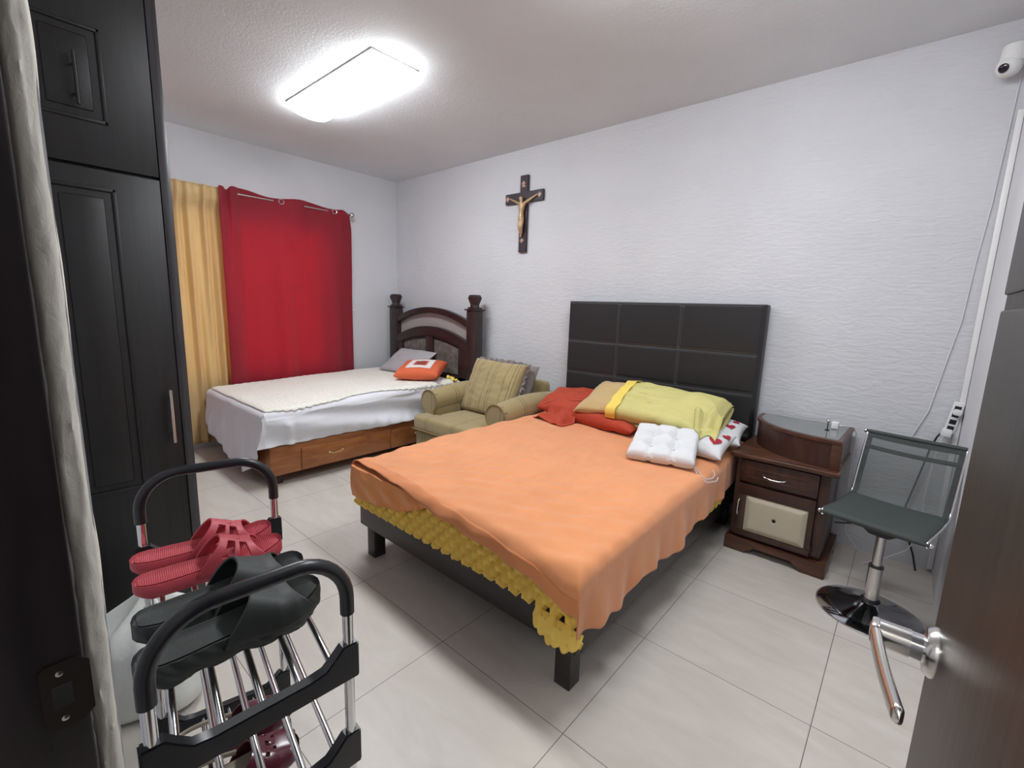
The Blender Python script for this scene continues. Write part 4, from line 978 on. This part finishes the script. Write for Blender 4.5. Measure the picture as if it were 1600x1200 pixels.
# ------------------------------------------------------------------ shoe rack
def nearer(x, y): return Vector((4.7668+(x-4.7668)*0.919, -3.2984+(y+3.2984)*0.919))
NR, NL, FR_, FL_ = nearer(3.975, -2.878), nearer(3.955, -3.200), nearer(3.300, -2.757), nearer(3.225, -3.080)
t = thing('shoe_rack', 'chrome and black shoe rack standing beside the doorway', 'shoe rack', (3.61, -2.98, 0))
ZG = 0.802
def up3(p, z): return (p.x, p.y, z)
for (L_, R_) in ((NL, NR), (FL_, FR_)):
    d = (R_-L_)
    for P in (L_, R_):
        w = B(); w.tube([up3(P, 0.012), up3(P, ZG+0.01)], 0.0095, 16); w.make('leg', M['chrome'], t)
        w = B(); w.lathe([(0.0, 0), (0.014, 0), (0.0125, 0.03), (0.0, 0.03)], up3(P, 0), 16); w.make('foot_cap', M['black'], t)
    # black U-shaped handle
    pts = []
    rr = 0.085; zt = 0.908
    for s, z in ((0, ZG-0.012), (0, ZG+0.02)): pts.append((s, z))
    for k in range(0, 9): a = PI-PI/2*k/8; pts.append((rr+rr*math.cos(a), zt-rr+rr*math.sin(a)))
    W_ = d.length
    for k in range(0, 9): a = PI/2-PI/2*k/8; pts.append((W_-rr+rr*math.cos(a), zt-rr+rr*math.sin(a)))
    pts += [(W_, ZG+0.02), (W_, ZG-0.012)]
    dn = d.normalized()
    w = B(); w.tube([(L_.x+dn.x*s, L_.y+dn.y*s, z+0.008*math.sin(PI*s/W_)) for s, z in pts], 0.0128, 14); w.make('handle', M['black'], t)
TIERS = (0.676, 0.483, 0.165)
bar_long = None
for zt in TIERS:
    for (L_, R_, sgn) in ((NL, NR, 1), (FL_, FR_, -1)):
        d = (R_-L_); W_ = d.length; dn = d.normalized(); nn = Vector((dn.y, -dn.x))*sgn
        # end piece: collars rising at the legs, dipped bar between
        prof2 = [(-0.016, -0.022), (W_+0.016, -0.022), (W_+0.016, 0.052), (W_-0.014, 0.052), (W_-0.030, 0.036), (W_-0.048, 0.020), (W_-0.075, 0.016), (0.075, 0.016), (0.048, 0.020), (0.030, 0.036), (0.014, 0.052), (-0.016, 0.052)]
        b = bmesh.new(); th = 0.0125
        A = [b.verts.new((L_.x+dn.x*s-nn.x*th, L_.y+dn.y*s-nn.y*th, zt+h)) for s, h in prof2]
        C = [b.verts.new((L_.x+dn.x*s+nn.x*th, L_.y+dn.y*s+nn.y*th, zt+h)) for s, h in prof2]
        b.faces.new(A); b.faces.new(C[::-1])
        for i in range(len(prof2)): b.faces.new((A[i], C[i], C[(i+1) % len(prof2)], A[(i+1) % len(prof2)]))
        bmesh.ops.recalc_face_normals(b, faces=b.faces[:]); bmesh.ops.bevel(b, geom=[e for e in b.edges if e.calc_face_angle(0) > 0.9], offset=0.003, segments=2, affect='EDGES')
        w = B(); w.add(b); w.make('end_bracket', M['black'], t)
    for k in range(5):
        f = 0.09+0.82*k/4; P = NL+(NR-NL)*f; Q = FL_+(FR_-FL_)*f
        w = B(); w.tube([up3(P, zt+0.004), up3(Q, zt+0.004)], 0.0065, 12); w.make('shelf_bar', M['chrome'], t)

# ------------------------------------------------------------------ shoes
def sole_w(s, Wd):
    """half width along the shoe, s 0 heel .. 1 toe"""
    base = interp([(0, 0.0), (0.015, 0.35), (0.05, 0.62), (0.12, 0.76), (0.25, 0.78), (0.40, 0.74), (0.55, 0.84), (0.70, 0.99), (0.80, 1.0), (0.90, 0.86), (0.96, 0.62), (0.99, 0.34), (1.0, 0.0)], s)
    return base*Wd/2
def lateral(s): return 0.006*math.sin(PI*s)
def base_z(s, toe): return toe*sm(0.72, 1.0, s)
def make_slide(label, L, Wd, th, ms, mb, mstrap, s0, s1, hs, slots, group, toe=0.022, chunky=False, cat='sandal', name='slide_sandal', heel=False):
    t = thing(name, label, cat, (0, 0, 0), 0, group)
    NS, NA = 60, 28
    def rim(s): return th*(1.0 + 0.10*sm(0.2, 0, s))
    def body(u, v):
        s = 0.5-0.5*math.cos(PI*u); hw = max(0.0005, sole_w(s, Wd)); c = base_z(s, toe)
        a = v*6.0    # ring: bottom(0-2) right side(2-3) top(3-5) left side(5-6)
        bz = 0.004*math.sin(s*PI*9)*(1 if chunky else 0.0) + (0.012*sm(0.12, 0, s))
        if a < 2: y = -1+a; z = c+bz; y *= 0.90
        elif a < 3: k = a-2; y = 0.90+0.14*math.sin(PI*k*0.9)+0.04*k; z = c+bz+(rim(s)-bz)*k
        elif a < 5:
            k = (a-3)/2; y = 0.94*(1-2*k); dip = 0.010*(1-min(1, abs(y)/0.86)**6)*min(1, hw*60)
            z = c+rim(s)-dip
        else: k = a-5; y = -(0.94-0.04*k)-0.14*math.sin(PI*(1-k)*0.9)*1.0; z = c+bz+(rim(s)-bz)*(1-k)
        if chunky and (2 <= a < 3 or a >= 5): y *= 1+0.05*math.sin(s*60+z*200)
        return (s*L, lateral(s)+y*hw, z)
    b = B(); b.grid(body, NS, 61); bmesh.ops.remove_doubles(b.bm, verts=b.bm.verts[:], dist=1e-5)
    so = b.make('sole', ms, t, local=True, smooth=50)
    def fb(u, v):
        s = 0.03+0.94*u; hw = sole_w(s, Wd)*0.84; y = -1+2*v
        return (s*L, lateral(s)+y*hw, base_z(s, toe)+rim(s)-0.010*(1-abs(y)**6)*min(1, hw*60)+0.0012)
    b = B(); b.grid(fb, 50, 16); b.make('footbed', mb, so, local=True, smooth=60)
    def strap(u, v):
        cv = math.sin(PI*v)   # the rear edge sweeps forward at the crown, the front edge backward
        s = (s0+0.17*cv**0.8)*(1-u) + (s1-0.09*cv)*u
        hw = max(0.01, sole_w(min(0.97, s), Wd))*1.02; h = hs[0]+(hs[1]-hs[0])*u
        a = PI*v; ca = math.cos(a); sa = math.sin(a)
        return (s*L, lateral(s)-hw*math.copysign(abs(ca)**0.75, ca), base_z(s, toe)+rim(s)*0.55+(h)*abs(sa)**0.62)
    def sk(u, v):
        for (ua, ub, va, vb) in slots:
            if ua < u < ub and va < v < vb: return True
        return False
    b = B(); b.grid(strap, 44, 60, skip=sk if slots else None)
    b.make('strap', mstrap, so if False else t, local=True, smooth=60, solid=0.0055, soff=1)
    if slots:
        b = B(); b.box(-0.008, 0.008, -0.008, 0.008, -0.0015, 0.0015, 0.002)
        q = strap(0.55, 0.5); b.make('badge', mstrap, t, local=True, mx=Matrix.Translation((q[0], q[1], q[2]+0.006)) @ Matrix.Rotation(0.25, 4, 'Y'))
    if heel:
        b = B(); pts = []
        for k in range(17):
            a = -PI/2-0.25+(PI+0.5)*k/16
            pts.append((0.40*L-0.40*L*math.cos(a)*1.0 if False else 0.40*L*(1-math.cos(a*0.98)*1.0), math.sin(a)*Wd*0.46, th+0.022+0.02*math.cos(a)))
        b.tube(pts, 0.0075, 8, flat=0.5); b.make('heel_strap', M['liner'], t, local=True, label='cream heel strap')
    return t
def copy_tree(o, parent=None):
    c = o.copy(); link(c)
    if parent is not None: c.parent = parent
    for ch in list(o.children): copy_tree(ch, c)
    return c
def put(o, heel, toe, z, tiltx=0.0):
    h = Vector(heel); d = Vector(toe)-h; o.location = (h.x, h.y, z); o.rotation_euler = (tiltx, 0, math.atan2(d.y, d.x))
slots = [(0.22, 0.44, 0.13, 0.42), (0.54, 0.76, 0.13, 0.42), (0.22, 0.44, 0.58, 0.87), (0.54, 0.76, 0.58, 0.87)]
ZS = 0.680+0.004+0.0065+0.0005
black1 = make_slide('chunky black-green slide sandal nearest the camera on the top shelf', 0.322, 0.114, 0.044, M['blackrub'], M['blackbed'], M['blackrub'], 0.40, 0.90, (0.078, 0.044), [], 'pair of black slides on the rack', toe=0.026, chunky=True)
put(black1, (3.835, -3.200), (3.850, -2.88), ZS)
black2 = copy_tree(black1); black2['label'] = 'chunky black-green slide sandal on the top shelf, just behind its twin'
put(black2, (3.705, -3.180), (3.728, -2.86), ZS)
red1 = make_slide('rose red slide sandal with slotted strap, the nearer one of the red pair', 0.310, 0.104, 0.032, M['redrub'], M['redbed'], M['redrub'], 0.38, 0.86, (0.070, 0.040), slots, 'pair of red slides on the rack', toe=0.020)
put(red1, (3.525, -3.150), (3.570, -2.85), ZS)
red2 = copy_tree(red1); red2['label'] = 'rose red slide sandal with slotted strap, the farther one beside the handle'
put(red2, (3.405, -3.135), (3.470, -2.85), ZS)
cl1 = make_slide('glossy maroon clog on the lower shelf, the nearer one of the pair', 0.27, 0.100, 0.030, M['maroon'], M['liner'], M['maroon'], 0.42, 0.99, (0.062, 0.030), [(0.35, 0.42, 0.3, 0.36), (0.35, 0.42, 0.46, 0.52), (0.35, 0.42, 0.62, 0.68), (0.55, 0.62, 0.38, 0.44), (0.55, 0.62, 0.55, 0.61)], 'pair of maroon clogs on the lower shelf', toe=0.012, cat='clog', name='clog', heel=True)
ZC = 0.165+0.011
put(cl1, (3.63, -3.135), (3.685, -2.87), ZC)
cl2 = copy_tree(cl1); cl2['label'] = 'glossy maroon clog on the lower shelf, behind the other one'
put(cl2, (3.505, -3.105), (3.555, -2.84), ZC)

# white plastic bag on the floor behind the rack
def bagf(u, v):
    a = 2*PI*u; z = 0.40*v
    r = 0.155*(1+0.10*math.sin(3*a+v*3)+0.10*nz(math.cos(a), math.sin(a), v*2, 2.0))*(1-0.93*sm(0.55, 1.0, v)**1.3)*sm(-0.2, 0.08, v)*(1+0.12*math.sin(7*a+v*5)*v)
    return (2.955+r*math.cos(a)*1.0, -3.045+r*math.sin(a)*0.95, z+0.02*math.sin(5*a)*v)
w = B(); w.grid(bagf, 64, 40, wrap=True); bg_ = w.make('plastic_bag', M['bag'], smooth=80, tag=('white plastic bag with green lines on the floor behind the shoe rack', 'bag'), solid=0.002)
w = B()
def onbag(u, v, e=0.004):
    p = Vector(bagf(u, v)); c = Vector((2.955, -3.045, p.z)); d = (p-c).normalized(); return p+d*e
w.tube([onbag(0.93+0.14*k/12, 0.92-0.35*k/12) for k in range(13)], 0.003, 6); w.tube([onbag(0.93+0.14*k/12, 0.50+0.0*k) for k in range(13)], 0.003, 6)
w.make('green_line', M['green'], bg_)

# ------------------------------------------------------------------ soft contact: cloth and cushions rest on what is under or behind them
from mathutils.bvhtree import BVHTree
def world_bvh(objs):
    V, P = [], []
    for o in objs:
        k = len(V); m = WM[o]; V += [m @ v.co for v in o.data.vertices]; P += [[i+k for i in p.vertices] for p in o.data.polygons]
    return BVHTree.FromPolygons(V, P)
def conform(objs, under, axis=2, eps=0.004, lo=-9.0):
    """axis 2: lift vertices onto the surface below; axis 1: keep them in front (-y) of the surface behind"""
    tree = world_bvh(under)
    for o in objs:
        m = o.matrix_world if False else WM[o]; inv = m.inverted()
        for v in o.data.vertices:
            w_ = m @ v.co
            if axis == 2:
                h = tree.ray_cast(Vector((w_.x, w_.y, 3.0)), Vector((0, 0, -1)))
                if h[0] is not None and h[0].z > lo and w_.z < h[0].z + eps: w_.z = h[0].z + eps; v.co = inv @ w_
            else:
                h = tree.ray_cast(Vector((w_.x, -4.0, w_.z)), Vector((0, 1, 0)))
                if h[0] is not None and h[0].y > lo and w_.y > h[0].y - eps: w_.y = h[0].y - eps; v.co = inv @ w_
        o.data.update()
def kids(o): return [o] + [c for c in o.children if c.type == 'MESH'] + [g for c in o.children for g in c.children if g.type == 'MESH']
OB = bpy.data.objects
for nm in ('cloth', 'cloth.001'): WM[OB[nm]] = OB[nm].matrix_basis.copy()
fit, spr = OB['fitted_sheet'], OB['bedspread']
conform([spr], [fit], 1, 0.006); conform([c for c in spr.children], [fit], 1, 0.009)
conform([OB['pillow']], [spr], 2, 0.003); conform([OB['pillow.001']], [spr, OB['pillow']], 2, 0.003)
conform([OB['cloth']], [spr, OB['pillow']], 2, 0.007)
conform([OB['pillow.003']], [spr, OB['pillow']], 2, 0.003)
conform([OB['pillow.004']], [spr, OB['pillow'], OB['pillow.003']], 2, 0.003)
low = [spr, OB['pillow'], OB['pillow.001'], OB['pillow.003'], OB['pillow.004']]
p2 = OB['pillow.002']
conform([p2], low, 2, 0.009); conform([c for c in p2.children], low, 2, 0.0055)
conform([OB['chair_cushion']], [spr, OB['pillow'], OB['pillow.004']], 2, 0.003)
conform([OB['cloth.001']], [p2] + list(p2.children) + low + [OB['chair_cushion']], 2, 0.008)
conform([OB['quilt']], [OB['bed_sheet']], 2, 0.004)
hbp = [c for c in OB['single_bed'].children if c.name.startswith('headboard')][0]
conform([OB['pillow.005']], kids(hbp), 1, 0.004); conform([OB['pillow.005']], [OB['quilt']], 2, 0.009)
oc_ = OB['throw_cushion.002']
conform(kids(oc_), [OB['quilt'], OB['pillow.005']], 2, 0.009)
ch = [c for c in OB['armchair'].children]; back_ = [c for c in ch if c.name.startswith('back')]; seat_ = [c for c in ch if c.name.startswith('seat_cushion')]
g2, g1 = OB['throw_cushion.001'], OB['throw_cushion']
conform([g2], back_, 1, 0.004); conform([g2], seat_, 2, 0.004)
conform([g1], [g2] + back_, 1, 0.004); conform([g1], seat_, 2, 0.004)
conform(list(g1.children), [g2] + back_, 1, 0.007)
